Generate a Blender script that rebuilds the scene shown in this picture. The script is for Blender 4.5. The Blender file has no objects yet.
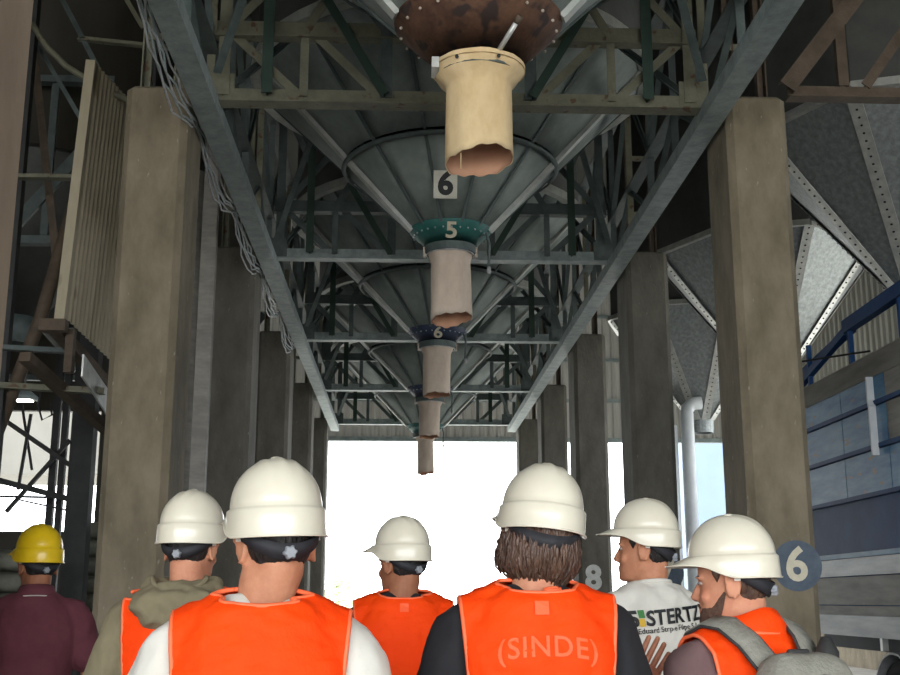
import bpy, bmesh, math, random
from mathutils import Vector, Matrix, noise
random.seed(7)
PI = math.pi
SC = bpy.context.scene
COL = SC.collection

# ------------------------------------------------------------------ camera, world, exposure
F = 1150.0
TH = math.atan(262.5 / F)                       # upward tilt
YAW = math.atan(47 / (F / math.cos(TH)))        # a little to the right of the aisle
CZ = 1.5
cam = bpy.data.cameras.new('camera')
cam.sensor_width = 36.0
cam.lens = F / 900 * 36.0
cam.clip_end = 500
cam_o = bpy.data.objects.new('camera', cam)
cam_o.location = (0, 0, CZ)
cam_o.rotation_euler = (PI / 2 + TH, 0, -YAW)
COL.objects.link(cam_o)
SC.camera = cam_o

world = bpy.data.worlds.new('overcast_sky')
SC.world = world
world.use_nodes = True
bg = world.node_tree.nodes['Background']
bg.inputs[0].default_value = (0.93, 0.97, 1.0, 1)
bg.inputs[1].default_value = 7.5
for nm, loc, rot, sx, sy in (('portal_rear', (-1.0, -9.2, 3.4), (PI / 2, 0, 0), 22, 6.8),
                             ('portal_side', (10.6, 17.75, 4.2), (0, PI / 2, 0), 2.4, 19.5),
                             ('portal_far', (0.5, 30.6, 2.8), (-PI / 2, 0, 0), 24, 5.6)):
    l = bpy.data.lights.new(nm, 'AREA')
    l.shape = 'RECTANGLE'; l.size = sx; l.size_y = sy
    l.cycles.is_portal = True                   # gives no light: only guides sky sampling through the door openings
    o = bpy.data.objects.new(nm, l); o.location = loc; o.rotation_euler = rot
    COL.objects.link(o)
vs = SC.view_settings
vs.view_transform = 'Standard'; vs.look = 'None'; vs.gamma = 1; vs.exposure = 0.0
vs.use_curve_mapping = False

def ray(u, v):
    a = (u - 450) / F; b = (337.5 - v) / F
    c, s = math.cos(TH), math.sin(TH)
    fx, fy, fz = a, c - b * s, s + b * c
    cy, sy = math.cos(YAW), math.sin(YAW)
    return Vector((fx * cy + fy * sy, -fx * sy + fy * cy, fz))
def at(u, v, Y):
    r = ray(u, v); k = Y / r.y
    return Vector((r.x * k, Y, CZ + r.z * k))

# ------------------------------------------------------------------ materials
def lin(c):
    return tuple(((x / 255) / 12.92 if x / 255 <= .04045 else ((x / 255 + .055) / 1.055) ** 2.4) for x in c)
MATS = {}
def mat(name, c1, c2=None, scale=6.0, rough=.7, metal=0.0, bump=0.0, bscale=None, stretch=(1, 1, 1), detail=6, coat=0, spec=.5, lo=.35, hi=.65, speck=None, trans=0):
    m = bpy.data.materials.new(name); m.use_nodes = True
    nt = m.node_tree; b = nt.nodes['Principled BSDF']
    c1 = lin(c1); c2 = lin(c2) if c2 else c1
    tc = nt.nodes.new('ShaderNodeTexCoord')
    mp = nt.nodes.new('ShaderNodeMapping'); mp.inputs['Scale'].default_value = stretch
    nt.links.new(tc.outputs['Object'], mp.inputs[0])
    n = nt.nodes.new('ShaderNodeTexNoise'); n.inputs['Scale'].default_value = scale; n.inputs['Detail'].default_value = detail
    n.inputs['Roughness'].default_value = .65
    nt.links.new(mp.outputs[0], n.inputs['Vector'])
    r = nt.nodes.new('ShaderNodeValToRGB')
    r.color_ramp.elements[0].position = lo; r.color_ramp.elements[0].color = (*c1, 1)
    r.color_ramp.elements[1].position = hi; r.color_ramp.elements[1].color = (*c2, 1)
    nt.links.new(n.outputs['Fac'], r.inputs[0])
    out = r.outputs[0]
    if speck:                                   # small stains with a colour of their own
        n3 = nt.nodes.new('ShaderNodeTexNoise'); n3.inputs['Scale'].default_value = speck[1]; n3.inputs['Detail'].default_value = 2
        nt.links.new(mp.outputs[0], n3.inputs['Vector'])
        r3 = nt.nodes.new('ShaderNodeValToRGB')
        r3.color_ramp.elements[0].position = speck[2]; r3.color_ramp.elements[0].color = (0, 0, 0, 1)
        r3.color_ramp.elements[1].position = speck[2] + .06; r3.color_ramp.elements[1].color = (1, 1, 1, 1)
        nt.links.new(n3.outputs['Fac'], r3.inputs[0])
        mx = nt.nodes.new('ShaderNodeMixRGB'); mx.inputs[2].default_value = (*lin(speck[0]), 1)
        nt.links.new(r3.outputs[0], mx.inputs[0]); nt.links.new(out, mx.inputs[1]); out = mx.outputs[0]
    nt.links.new(out, b.inputs['Base Color'])
    b.inputs['Roughness'].default_value = rough
    b.inputs['Metallic'].default_value = metal
    b.inputs['Specular IOR Level'].default_value = spec
    b.inputs['Coat Weight'].default_value = coat
    if bump:
        n2 = nt.nodes.new('ShaderNodeTexNoise'); n2.inputs['Scale'].default_value = bscale or scale * 4; n2.inputs['Detail'].default_value = 5
        nt.links.new(mp.outputs[0], n2.inputs['Vector'])
        bp = nt.nodes.new('ShaderNodeBump'); bp.inputs['Strength'].default_value = bump; bp.inputs['Distance'].default_value = .02
        nt.links.new(n2.outputs['Fac'], bp.inputs['Height']); nt.links.new(bp.outputs[0], b.inputs['Normal'])
    MATS[name] = m
    return m
def emis(name, c, s):
    m = bpy.data.materials.new(name); m.use_nodes = True
    b = m.node_tree.nodes['Principled BSDF']
    b.inputs['Base Color'].default_value = (*lin(c), 1); b.inputs['Emission Color'].default_value = (*lin(c), 1)
    b.inputs['Emission Strength'].default_value = s
    MATS[name] = m

mat('concrete', (100, 92, 74), (132, 121, 102), 3.0, .9, bump=.35, bscale=30, stretch=(1, 1, .45), speck=((146, 140, 124), 22, .70))
mat('concrete_grey', (82, 79, 71), (106, 102, 93), 3.0, .9, bump=.35, bscale=30, stretch=(1, 1, .45), speck=((128, 124, 114), 22, .70))
mat('concrete_pale', (150, 130, 112), (168, 148, 128), 3, .9, bump=.25, bscale=30, stretch=(1, 1, .4))
mat('floor_concrete', (150, 147, 140), (178, 173, 165), 1.2, .85, bump=.15, bscale=20)
mat('outdoor_concrete', (196, 192, 182), (212, 208, 198), .4, .9)
mat('steel_olive', (98, 98, 82), (122, 120, 102), 5, .7, .0, bump=.2, bscale=40, speck=((92, 70, 50), 9, .62))
mat('steel_grey', (124, 137, 137), (156, 168, 168), 7, .55, .1, bump=.2, bscale=40, speck=((150, 156, 154), 14, .64))
mat('steel_black', (36, 38, 38), (50, 51, 50), 5, .7)
mat('steel_dark', (68, 80, 79), (90, 101, 100), 5, .6, .0, bump=.15, bscale=40)
mat('steel_green', (36, 58, 50), (50, 70, 60), 5, .65, .1)
mat('steel_brown', (74, 62, 50), (96, 82, 68), 5, .75, .0, bump=.2, bscale=40)
mat('hopper_steel', (120, 130, 127), (144, 153, 150), 3.5, .6, .1, bump=.12, bscale=25)
mat('hopper_rib', (160, 164, 160), (186, 188, 182), 6, .5, .1)
mat('bin_wall', (74, 76, 74), (92, 93, 90), 2, .7, .0)
mat('rust', (72, 48, 36), (104, 74, 56), 7, .8, .1, bump=.3, bscale=30, speck=((52, 40, 36), 6, .58))
mat('teal_paint', (34, 92, 88), (48, 108, 102), 8, .55, .0, speck=((70, 84, 80), 12, .64))
mat('navy_paint', (34, 44, 70), (48, 58, 84), 8, .55, .0)
mat('galvanised', (128, 133, 134), (160, 165, 166), 16, .45, .55, bump=.06, bscale=40)
mat('galv_bright', (176, 178, 176), (206, 206, 200), 8, .4, .4)
mat('rivet', (48, 50, 52), None, 6, .5, .6)
mat('bolt_white', (190, 180, 170), (150, 130, 112), 20, .6)
mat('canvas', (206, 178, 134), (226, 202, 160), 5, .95, bump=.35, bscale=14, stretch=(1, 1, .5), speck=((186, 150, 106), 7, .66))
mat('canvas_inner_shade', (196, 148, 120), (206, 160, 132), 5, .95)  # pinkish inside of the sleeves, its shade put into a darker colour
mat('canvas_grey', (190, 172, 156), (208, 192, 176), 5, .95, bump=.35, bscale=14, stretch=(1, 1, .5))
mat('paint_white', (214, 212, 200), (200, 196, 184), 9, .6)
mat('paint_black', (22, 24, 26), None, 6, .6)
mat('disc_blue', (66, 78, 92), (80, 92, 106), 10, .7)
mat('numeral_cream', (206, 198, 176), (190, 182, 160), 12, .7)
mat('numeral_grey', (206, 206, 200), (184, 184, 178), 12, .7)
mat('corrugated_olive', (162, 151, 128), (182, 171, 148), 2.5, .65, .1, stretch=(1, 1, .25), speck=((120, 110, 84), 5, .66))
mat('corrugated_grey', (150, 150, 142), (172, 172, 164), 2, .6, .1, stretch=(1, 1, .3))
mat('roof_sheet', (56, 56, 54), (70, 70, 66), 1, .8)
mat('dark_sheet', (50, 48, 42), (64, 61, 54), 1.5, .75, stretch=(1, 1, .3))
mat('wire', (176, 180, 182), (140, 142, 144), 12, .5, .2)
mat('wire_black', (24, 24, 24), None, 12, .6)
mat('truck_blue', (44, 98, 142), (88, 136, 166), 2.2, .5, .0, stretch=(1, .6, 3), detail=8, speck=((110, 112, 104), 5, .64))
mat('truck_navy', (12, 52, 98), (20, 66, 114), 3, .6, .0, spec=.25)
mat('truck_grey', (112, 108, 102), (138, 134, 126), 3, .6, .2, stretch=(1, .4, 3))
mat('truck_light', (150, 152, 152), (176, 178, 176), 3, .5, .2, stretch=(1, .4, 3))
mat('truck_dark', (20, 24, 30), (30, 34, 40), 3, .7)
mat('tyre', (26, 26, 27), (36, 36, 36), 10, .85)
mat('mudguard', (120, 122, 124), (146, 148, 150), 8, .5)
mat('sack', (92, 94, 84), (118, 118, 106), 5, .85, bump=.3, bscale=14)
mat('leaf', (170, 180, 140), (190, 196, 160), 5, .8)
mat('bark', (98, 82, 62), (120, 104, 82), 8, .9)
mat('outdoor_wall', (104, 120, 142), (110, 126, 148), .4, .8)
mat('outdoor_wall_cream', (100, 98, 92), (108, 106, 100), .4, .8)
mat('pipe_white', (206, 210, 212), (190, 196, 200), 4, .45)
# fibreglass sheeting that lets a little daylight through
fm = bpy.data.materials.new('sheet_translucent'); fm.use_nodes = True; nt = fm.node_tree; nt.nodes.clear()
fo = nt.nodes.new('ShaderNodeOutputMaterial'); fa = nt.nodes.new('ShaderNodeAddShader'); fd = nt.nodes.new('ShaderNodeBsdfDiffuse'); ft = nt.nodes.new('ShaderNodeBsdfTranslucent')
fn = nt.nodes.new('ShaderNodeTexNoise'); fn.inputs['Scale'].default_value = 1.5; fr_ = nt.nodes.new('ShaderNodeValToRGB')
fr_.color_ramp.elements[0].color = (.10, .098, .09, 1); fr_.color_ramp.elements[1].color = (.15, .148, .14, 1)
nt.links.new(fn.outputs['Fac'], fr_.inputs[0]); nt.links.new(fr_.outputs[0], ft.inputs[0]); fd.inputs[0].default_value = (.30, .29, .27, 1)
nt.links.new(fd.outputs[0], fa.inputs[0]); nt.links.new(ft.outputs[0], fa.inputs[1]); nt.links.new(fa.outputs[0], fo.inputs[0]); MATS['sheet_translucent'] = fm
# people
mat('skin', (190, 134, 104), (172, 114, 86), 18, .6, spec=.25, bump=.05, bscale=120)
mat('skin_fair', (200, 144, 114), (186, 122, 96), 18, .6, spec=.25, bump=.05, bscale=120)
mat('skin_tan', (162, 110, 82), (146, 94, 70), 18, .6, spec=.25, bump=.05, bscale=120)
mat('hair_black', (24, 21, 20), (38, 34, 32), 30, .5, bump=.5, bscale=90, stretch=(1, 1, .25))
mat('hair_brown', (62, 44, 35), (92, 68, 54), 40, .45, bump=.5, bscale=90, stretch=(1, 1, .15))
mat('beard', (74, 52, 42), (96, 68, 54), 60, .8, bump=.4, bscale=200)
mat('eye_white', (160, 148, 140), None, 5, .3)
mat('iris', (40, 28, 22), None, 5, .3)
mat('helmet_white', (214, 207, 188), (220, 214, 196), 6, .28, coat=.3)
mat('helmet_yellow', (222, 184, 20), (232, 196, 36), 6, .35, coat=.2)
mat('strap_black', (26, 26, 30), (38, 38, 44), 20, .7)
mat('knob_grey', (130, 134, 140), (150, 154, 158), 20, .5)
mat('vest_orange', (242, 62, 6), (248, 72, 10), 4, .7, bump=.5, bscale=14, stretch=(1, 1, .8), spec=.15)
mat('vest_binding', (250, 110, 66), None, 4, .6)
mat('vest_print', (250, 92, 40), None, 4, .6)
mat('cloth_white', (200, 196, 186), (212, 208, 199), 4, .9, bump=.3, bscale=10)
mat('cloth_olive', (112, 103, 80), (128, 119, 94), 6, .95, bump=.35, bscale=12)
mat('cloth_maroon', (92, 44, 54), (106, 54, 64), 6, .9, bump=.3, bscale=10)
mat('cloth_mauve', (98, 74, 74), (112, 86, 86), 6, .9, bump=.3, bscale=10)
mat('cloth_black', (24, 24, 28), (34, 34, 38), 6, .9, bump=.3, bscale=10)
mat('denim', (44, 54, 78), (58, 68, 92), 8, .9, bump=.3)
mat('shoe', (52, 40, 32), (66, 52, 42), 8, .6)
mat('pack_grey', (128, 126, 116), (142, 140, 130), 30, .9, bump=.3, bscale=80)
mat('pack_dark', (44, 44, 44), (56, 56, 56), 30, .8)
mat('logo_green', (60, 120, 60), None); mat('logo_yellow', (210, 170, 50), None)
emis('lamp_glow', (255, 250, 235), 12)

# ------------------------------------------------------------------ mesh helpers
class MB:
    def __init__(s): s.v = []; s.f = []
    def add(s, vs, fs):
        o = len(s.v); s.v += [tuple(p) for p in vs]; s.f += [tuple(i + o for i in f) for f in fs]; return s
    def box(s, lo, hi):
        x0, y0, z0 = lo; x1, y1, z1 = hi
        return s.add([(x0, y0, z0), (x1, y0, z0), (x1, y1, z0), (x0, y1, z0), (x0, y0, z1), (x1, y0, z1), (x1, y1, z1), (x0, y1, z1)],
                     [(0, 3, 2, 1), (4, 5, 6, 7), (0, 1, 5, 4), (1, 2, 6, 5), (2, 3, 7, 6), (3, 0, 4, 7)])
    def sweep(s, p0, p1, prof, up=(0, 0, 1)):
        """closed 2D profile (a,b) swept from p0 to p1; b along up"""
        p0, p1 = Vector(p0), Vector(p1); d = (p1 - p0).normalized(); u = Vector(up)
        if abs(d.dot(u)) > .97: u = Vector((0, 1, 0))
        a = d.cross(u).normalized(); b = a.cross(d).normalized(); n = len(prof)
        vs = [p + a * x + b * y for p in (p0, p1) for x, y in prof]
        fs = [(i, (i + 1) % n, n + (i + 1) % n, n + i) for i in range(n)] + [tuple(range(n))[::-1], tuple(range(n, 2 * n))]
        return s.add(vs, fs)
    def bar(s, p0, p1, w, h, up=(0, 0, 1)):
        return s.sweep(p0, p1, [(-w / 2, -h / 2), (w / 2, -h / 2), (w / 2, h / 2), (-w / 2, h / 2)], up)
    def angle(s, p0, p1, w, h, t=.012, up=(0, 0, 1)):
        """T made of two back-to-back angles: a flat leg and a web"""
        return s.sweep(p0, p1, [(-w / 2, -h / 2), (w / 2, -h / 2), (w / 2, -h / 2 + t), (t / 2, -h / 2 + t), (t / 2, h / 2), (-t / 2, h / 2), (-t / 2, -h / 2 + t), (-w / 2, -h / 2 + t)], up)
    def channel(s, p0, p1, w, h, t=.014, up=(0, 0, 1)):
        """U open upwards: seen from below as a flat face with lips"""
        return s.sweep(p0, p1, [(-w / 2, -h / 2), (w / 2, -h / 2), (w / 2, h / 2), (w / 2 - t, h / 2), (w / 2 - t, -h / 2 + t), (-w / 2 + t, -h / 2 + t), (-w / 2 + t, h / 2), (-w / 2, h / 2)], up)
    def tube(s, pts, r, n=8, cap=True):
        pts = [Vector(p) for p in pts]; rs = r if isinstance(r, (list, tuple)) else [r] * len(pts)
        o = len(s.v); prev = None
        for i, p in enumerate(pts):
            d = (pts[min(i + 1, len(pts) - 1)] - pts[max(i - 1, 0)]).normalized()
            if prev is None:
                u = Vector((0, 0, 1)) if abs(d.z) < .9 else Vector((0, 1, 0))
                a = d.cross(u).normalized()
            else:
                a = (prev - d * prev.dot(d)).normalized()
            prev = a; b = d.cross(a)
            for k in range(n):
                t = 2 * PI * k / n
                s.v.append(tuple(p + (a * math.cos(t) + b * math.sin(t)) * rs[i]))
        for i in range(len(pts) - 1):
            for k in range(n):
                s.f.append((o + i * n + k, o + i * n + (k + 1) % n, o + (i + 1) * n + (k + 1) % n, o + (i + 1) * n + k))
        if cap:
            s.f.append(tuple(o + k for k in range(n))[::-1]); s.f.append(tuple(o + (len(pts) - 1) * n + k for k in range(n)))
        return s
    def capsule(s, p0, r0, p1, r1, n=16):
        p0, p1 = Vector(p0), Vector(p1); d = (p1 - p0).normalized()
        pts = []; rs = []
        for a in (80, 55, 25): pts.append(p0 - d * r0 * math.sin(math.radians(a))); rs.append(r0 * math.cos(math.radians(a)))
        for t in (0, .25, .5, .75, 1): pts.append(p0.lerp(p1, t)); rs.append(r0 + (r1 - r0) * t)
        for a in (25, 55, 80): pts.append(p1 + d * r1 * math.sin(math.radians(a))); rs.append(r1 * math.cos(math.radians(a)))
        return s.tube(pts, rs, n)
    def ellipsoid(s, c, rx, ry, rz, M=None, nu=16, nv=10):
        c = Vector(c); o = len(s.v)
        for j in range(nv + 1):
            t = PI * j / nv * .98 + PI * .01
            for i in range(nu):
                a = 2 * PI * i / nu
                p = Vector((rx * math.sin(t) * math.cos(a), ry * math.sin(t) * math.sin(a), rz * math.cos(t)))
                if M is not None: p = M @ p
                s.v.append(tuple(c + p))
        for j in range(nv):
            for i in range(nu):
                s.f.append((o + j * nu + i, o + (j + 1) * nu + i, o + (j + 1) * nu + (i + 1) % nu, o + j * nu + (i + 1) % nu))
        s.f.append(tuple(o + i for i in range(nu))); s.f.append(tuple(o + nv * nu + i for i in range(nu))[::-1])
        return s
    def rings(s, rs, n=24):
        """rs: list of (center, half-width vec, half-depth vec, exponent)"""
        o = len(s.v)
        for c, ux, uy, e in rs:
            for k in range(n):
                t = 2 * PI * k / n; ct, st = math.cos(t), math.sin(t)
                a = math.copysign(abs(ct) ** (2 / e), ct); b = math.copysign(abs(st) ** (2 / e), st)
                s.v.append(tuple(Vector(c) + Vector(ux) * a + Vector(uy) * b))
        for i in range(len(rs) - 1):
            for k in range(n):
                s.f.append((o + i * n + k, o + i * n + (k + 1) % n, o + (i + 1) * n + (k + 1) % n, o + (i + 1) * n + k))
        s.f.append(tuple(o + k for k in range(n))[::-1]); s.f.append(tuple(o + (len(rs) - 1) * n + k for k in range(n)))
        return s
    def lathe(s, prof, n=32, closed=False):
        o = len(s.v); m = len(prof)
        for k in range(n):
            t = 2 * PI * k / n
            for r, z in prof: s.v.append((r * math.cos(t), r * math.sin(t), z))
        for k in range(n):
            for i in range(m if closed else m - 1):
                j = (i + 1) % m
                s.f.append((o + k * m + i, o + ((k + 1) % n) * m + i, o + ((k + 1) % n) * m + j, o + k * m + j))
        return s
    def xf(s, M, start=0):
        for i in range(start, len(s.v)): s.v[i] = tuple(M @ Vector(s.v[i]))
        return s
    def mesh(s, name):
        me = bpy.data.meshes.new(name); me.from_pydata(s.v, [], s.f); me.update(); return me
    def build(s, name, m, parent=None, smooth=False, loc=None, rot=None):
        return obj(name, s.mesh(name), m, parent, smooth, loc, rot)

def obj(name, me, m, parent=None, smooth=False, loc=None, rot=None):
    if m:
        me.materials.clear(); me.materials.append(MATS[m])
    if smooth: me.polygons.foreach_set('use_smooth', [True] * len(me.polygons))
    o = bpy.data.objects.new(name, me); COL.objects.link(o)
    if parent: o.parent = parent
    if loc is not None: o.location = loc
    if rot is not None: o.rotation_euler = rot
    return o
def dup(o, parent=None, loc=None, rot=None):
    c = o.copy(); COL.objects.link(c)
    if parent: c.parent = parent
    if loc is not None: c.location = loc
    if rot is not None: c.rotation_euler = rot
    return c
def tag(o, label, cat, group=None):
    o['label'] = label; o['category'] = cat
    if group: o['group'] = group
    return o
def thing(name, label, cat, loc=(0, 0, 0), rotz=0, group=None):
    o = bpy.data.objects.new(name, None); o.empty_display_size = .2; COL.objects.link(o)
    o.location = loc; o.rotation_euler = (0, 0, rotz)
    return tag(o, label, cat, group)
def struct(o): o['kind'] = 'structure'; return o
def stuff(o): o['kind'] = 'stuff'; return o
SCRATCH = bpy.data.scenes.new('scratch')        # small side scene, so evaluating one mesh stays quick
def evaluated(o):
    for c in list(o.users_collection): c.objects.unlink(o)
    SCRATCH.collection.objects.link(o)
    with bpy.context.temp_override(scene=SCRATCH, view_layer=SCRATCH.view_layers[0]):
        dg = bpy.context.evaluated_depsgraph_get(); dg.update()
        return bpy.data.meshes.new_from_object(o.evaluated_get(dg))
def drop(o):
    d = o.data; bpy.data.objects.remove(o)
    if isinstance(d, bpy.types.Mesh): bpy.data.meshes.remove(d)
def remesh(mb, voxel, smooth=2):
    o = mb.build('tmp', None)
    r = o.modifiers.new('r', 'REMESH'); r.mode = 'VOXEL'; r.voxel_size = voxel; r.use_smooth_shade = True
    if smooth:
        k = o.modifiers.new('s', 'SMOOTH'); k.factor = .5; k.iterations = smooth
    me = evaluated(o); drop(o); return me
def text_mesh(body, size, bold=0.0, extrude=0.0, shear=0.0, spacing=1.0):
    c = bpy.data.curves.new('t', 'FONT'); c.body = body; c.size = size; c.align_x = 'CENTER'; c.align_y = 'CENTER'
    c.offset = bold; c.extrude = extrude; c.resolution_u = 4; c.shear = shear; c.space_character = spacing
    o = bpy.data.objects.new('tmp', c); COL.objects.link(o)
    me = evaluated(o); bpy.data.objects.remove(o); bpy.data.curves.remove(c)
    return me
def smoothstep(a, b, x):
    t = max(0, min(1, (x - a) / (b - a))); return t * t * (3 - 2 * t)

# ------------------------------------------------------------------ setting
XL, XR, YB, YF, ZT = -12.5, 10.5, -9.0, 30.0, 12.0
struct(MB().box((XL, YB, -.2), (XR, YF + .6, 0)).build('floor', 'floor_concrete'))
struct(MB().box((-120, -120, -.3), (120, 160, -.21)).build('ground', 'outdoor_concrete'))
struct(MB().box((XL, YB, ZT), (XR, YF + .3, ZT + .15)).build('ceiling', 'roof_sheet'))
def corrugated(y, x0, x1, z0, z1, pitch=.22, depth=.04, axis='x'):
    mb = MB(); n = max(1, round((x1 - x0) / pitch)); p = (x1 - x0) / n; pts = []
    for i in range(n):
        for t, d in ((0, 0), (.3, 0), (.5, depth), (.8, depth)): pts.append((x0 + (i + t) * p, d))
    pts.append((x1, 0)); m = len(pts)
    for off in (0, .006):
        for z in (z0, z1):
            for a, d in pts:
                mb.v.append((a, y - d + off, z) if axis == 'x' else (y - d + off, a, z))
    for i in range(m - 1):
        mb.f.append((i, i + 1, m + i + 1, m + i)); mb.f.append((2 * m + i, 3 * m + i, 3 * m + i + 1, 2 * m + i + 1))
        mb.f.append((i, 2 * m + i, 2 * m + i + 1, i + 1)); mb.f.append((m + i, m + i + 1, 3 * m + i + 1, 3 * m + i))
    return mb
# far end wall: sheets above a wide opening
wb = corrugated(YF, -7.6, XR, 5.62, ZT); q = corrugated(YF, 9.5, XR, 0, 5.62); wb.add(q.v, q.f)
w = wb.build('wall_back', 'sheet_translucent'); struct(w)
MB().box((-7.6, YF - .1, 5.55), (XR, YF + .1, 5.66)).build('lintel_angle', 'steel_grey', w)
for z in (6.6, 7.7, 8.9):
    MB().box((-7.6, YF - .14, z), (XR, YF - .045, z + .09)).build('girt', 'steel_grey', w)
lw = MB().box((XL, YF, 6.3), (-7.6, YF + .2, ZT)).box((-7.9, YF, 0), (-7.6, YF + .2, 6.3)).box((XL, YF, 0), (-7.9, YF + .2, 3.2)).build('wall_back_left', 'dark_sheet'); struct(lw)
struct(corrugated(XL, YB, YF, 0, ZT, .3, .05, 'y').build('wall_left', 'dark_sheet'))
wr = corrugated(XR, YB, YF, 5.4, ZT, .3, .05, 'y')               # open window band between 3 m and 5.4 m
for y0, y1, z0, z1 in ((YB, YF, 1.6, 3.0), (YB, 8.0, 3.0, 5.4), (27.5, YF, 3.0, 5.4)):
    q = corrugated(XR, y0, y1, z0, z1, .3, .05, 'y'); wr.add(q.v, q.f)
wro = struct(wr.build('wall_right', 'corrugated_grey')); MB().box((XR - .12, YB, 0), (XR + .1, YF, 1.6)).build('plinth', 'concrete', wro)
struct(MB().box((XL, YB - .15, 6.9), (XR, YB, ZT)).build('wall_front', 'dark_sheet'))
tag(MB().box((11.2, 44, -.2), (40, 50, 14)).build('warehouse', 'outdoor_wall'), 'pale blue-grey warehouse wall outside beyond the right-hand lane', 'building')
tag(MB().box((-34, 42, 5.9), (-9.6, 46, 14)).box((-34, 45, -.2), (-33.4, 45.6, 6)).box((-10.2, 45, -.2), (-9.6, 45.6, 6)).build('loading_shed', 'outdoor_wall_cream'), 'pale shed with open ground floor outside the left opening', 'building')

# ------------------------------------------------------------------ concrete columns
XLc, XRc, CW, CTOP = -2.09, 2.97, .52, 5.7
def column_mesh(w=CW, d=.72, h=CTOP, ch=.055):
    mb = MB(); a, b = w / 2, d / 2
    prof = [(-a + ch, -b), (a - ch, -b), (a, -b + ch), (a, b - ch), (a - ch, b), (-a + ch, b), (-a, b - ch), (-a, -b + ch)]
    zs = [(0, 1), (h - .03, 1), (h, .92)]
    for z, k in zs: mb.v += [(x * k, y * k, z) for x, y in prof]
    n = 8
    for i in range(len(zs) - 1):
        for j in range(n): mb.f.append((i * n + j, i * n + (j + 1) % n, (i + 1) * n + (j + 1) % n, (i + 1) * n + j))
    mb.f.append(tuple(range(n))[::-1]); mb.f.append(tuple(range(2 * n, 3 * n)))
    return mb.mesh('column')
cm = column_mesh(); cm2 = column_mesh()
YC = [9.0, 13.5, 18.0, 22.5, 27.0]
order = ['nearest the corrugated panel', 'second in from the corrugated panel', 'third in from the corrugated panel', 'fourth in from the corrugated panel', 'last before the bright doorway']
orderR = ['bearing the blue disc with number 6', 'bearing the blue disc with number 7', 'stencilled with a pale number 8', 'fourth in the row, after number 8', 'last before the bright doorway']
cols_L = []; cols_R = []
for i, y in enumerate(YC):
    o = obj('concrete_column', cm if i == 0 else cm2, 'concrete' if i == 0 else 'concrete_grey', loc=(XLc, y + .36, 0)); cols_L.append(o)
    tag(o, 'square concrete column of the left-hand row, ' + order[i], 'column', 'left-hand row of columns')
    o = obj('concrete_column', cm if i == 0 else cm2, 'concrete' if i == 0 else 'concrete_grey', loc=(XRc, y + .36, 0)); cols_R.append(o)
    tag(o, 'square concrete column of the right-hand row, ' + orderR[i], 'column', 'right-hand row of columns')
o = obj('concrete_column', column_mesh(), 'concrete_pale', loc=(-1.99, 4.6, 0))
tag(o, 'pale pinkish concrete column cut by the frame, before the corrugated panel', 'column', 'left-hand row of columns')
# steel stub posts standing on the columns
for i, y in enumerate(YC):
    for side, X, cl in ((-1, XLc, cols_L[i]), (1, XRc, cols_R[i])):
        for dx in (-.15, .13):
            MB().channel((dx, -.12, CTOP), (dx, -.12, 8.4), .085, .085, up=(0, -1, 0)).build('stub_post', 'steel_olive' if side < 0 else 'steel_brown', cl)
        for z in (6.25, 7.0):
            MB().bar((-.15, -.14, z), (.13, -.14, z), .03, .06).build('batten_plate', 'steel_olive', cl)

def decal(name, me, m, loc, parent, rx=PI / 2, ry=0, rz=0, z=0):
    o = obj(name, me, m, parent, loc=loc, rot=(rx, ry, rz)); return o
# painted numbers on the right-hand columns (local y of front face = -0.25)
def disc(r, parent, loc, m):
    mb = MB(); n = 40
    for y in (0, -.003): mb.v += [(r * math.cos(2 * PI * k / n), y, r * math.sin(2 * PI * k / n)) for k in range(n)]
    mb.f = [(k, n + k, n + (k + 1) % n, (k + 1) % n) for k in range(n)] + [tuple(range(n, 2 * n))]
    return mb.build('painted_disc', m, parent, loc=loc)
for i, num in ((0, '6'), (1, '7')):
    disc(.195, cols_R[i], (.09 - .0, -.36, 1.76 + .05 * i), 'disc_blue')
    decal('painted_number', text_mesh(num, .36, .009, .001), 'numeral_cream', (.085, -.3645, 1.76 + .05 * i), cols_R[i])
decal('painted_number', text_mesh('8', .50, .02, .001), 'numeral_grey', (-.04, -.3615, 1.82), cols_R[2])

# ------------------------------------------------------------------ main hoppers
XH = .45
YH = [6.75 + 4.5 * k for k in range(5)]
RIM, CONE_Z0 = 2.02, 5.0                        # 45 degree cones
R0 = .23
def cone_z(r): return CONE_Z0 + (r - R0)
NP = 12
def panel_mesh(r0, r1, a0, a1, nseg=4, rows=2, off=0.0, th=.008):
    mb = MB(); K = (nseg + 1) * (rows + 1)
    for lay in (0, 1):
        for j in range(rows + 1):
            r = r0 + (r1 - r0) * j / rows
            for i in range(nseg + 1):
                a = a0 + (a1 - a0) * i / nseg
                e = off - th * lay
                rr = r + e * .7; zz = cone_z(r) - e * .7
                mb.v.append((rr * math.sin(a), -rr * math.cos(a), zz))
    q = nseg + 1
    for lay in (0, 1):
        for j in range(rows):
            for i in range(nseg):
                f = (lay * K + j * q + i, lay * K + j * q + i + 1, lay * K + (j + 1) * q + i + 1, lay * K + (j + 1) * q + i)
                mb.f.append(f if lay == 0 else f[::-1])
    for j in range(rows):
        for i, s in ((0, 1), (nseg, -1)):
            f = (j * q + i, (j + 1) * q + i, K + (j + 1) * q + i, K + j * q + i); mb.f.append(f[::s])
    for i in range(nseg):
        for j, s in ((0, -1), (rows, 1)):
            f = (j * q + i, j * q + i + 1, K + j * q + i + 1, K + j * q + i); mb.f.append(f[::s])
    return mb.mesh('cone_panel')
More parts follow.
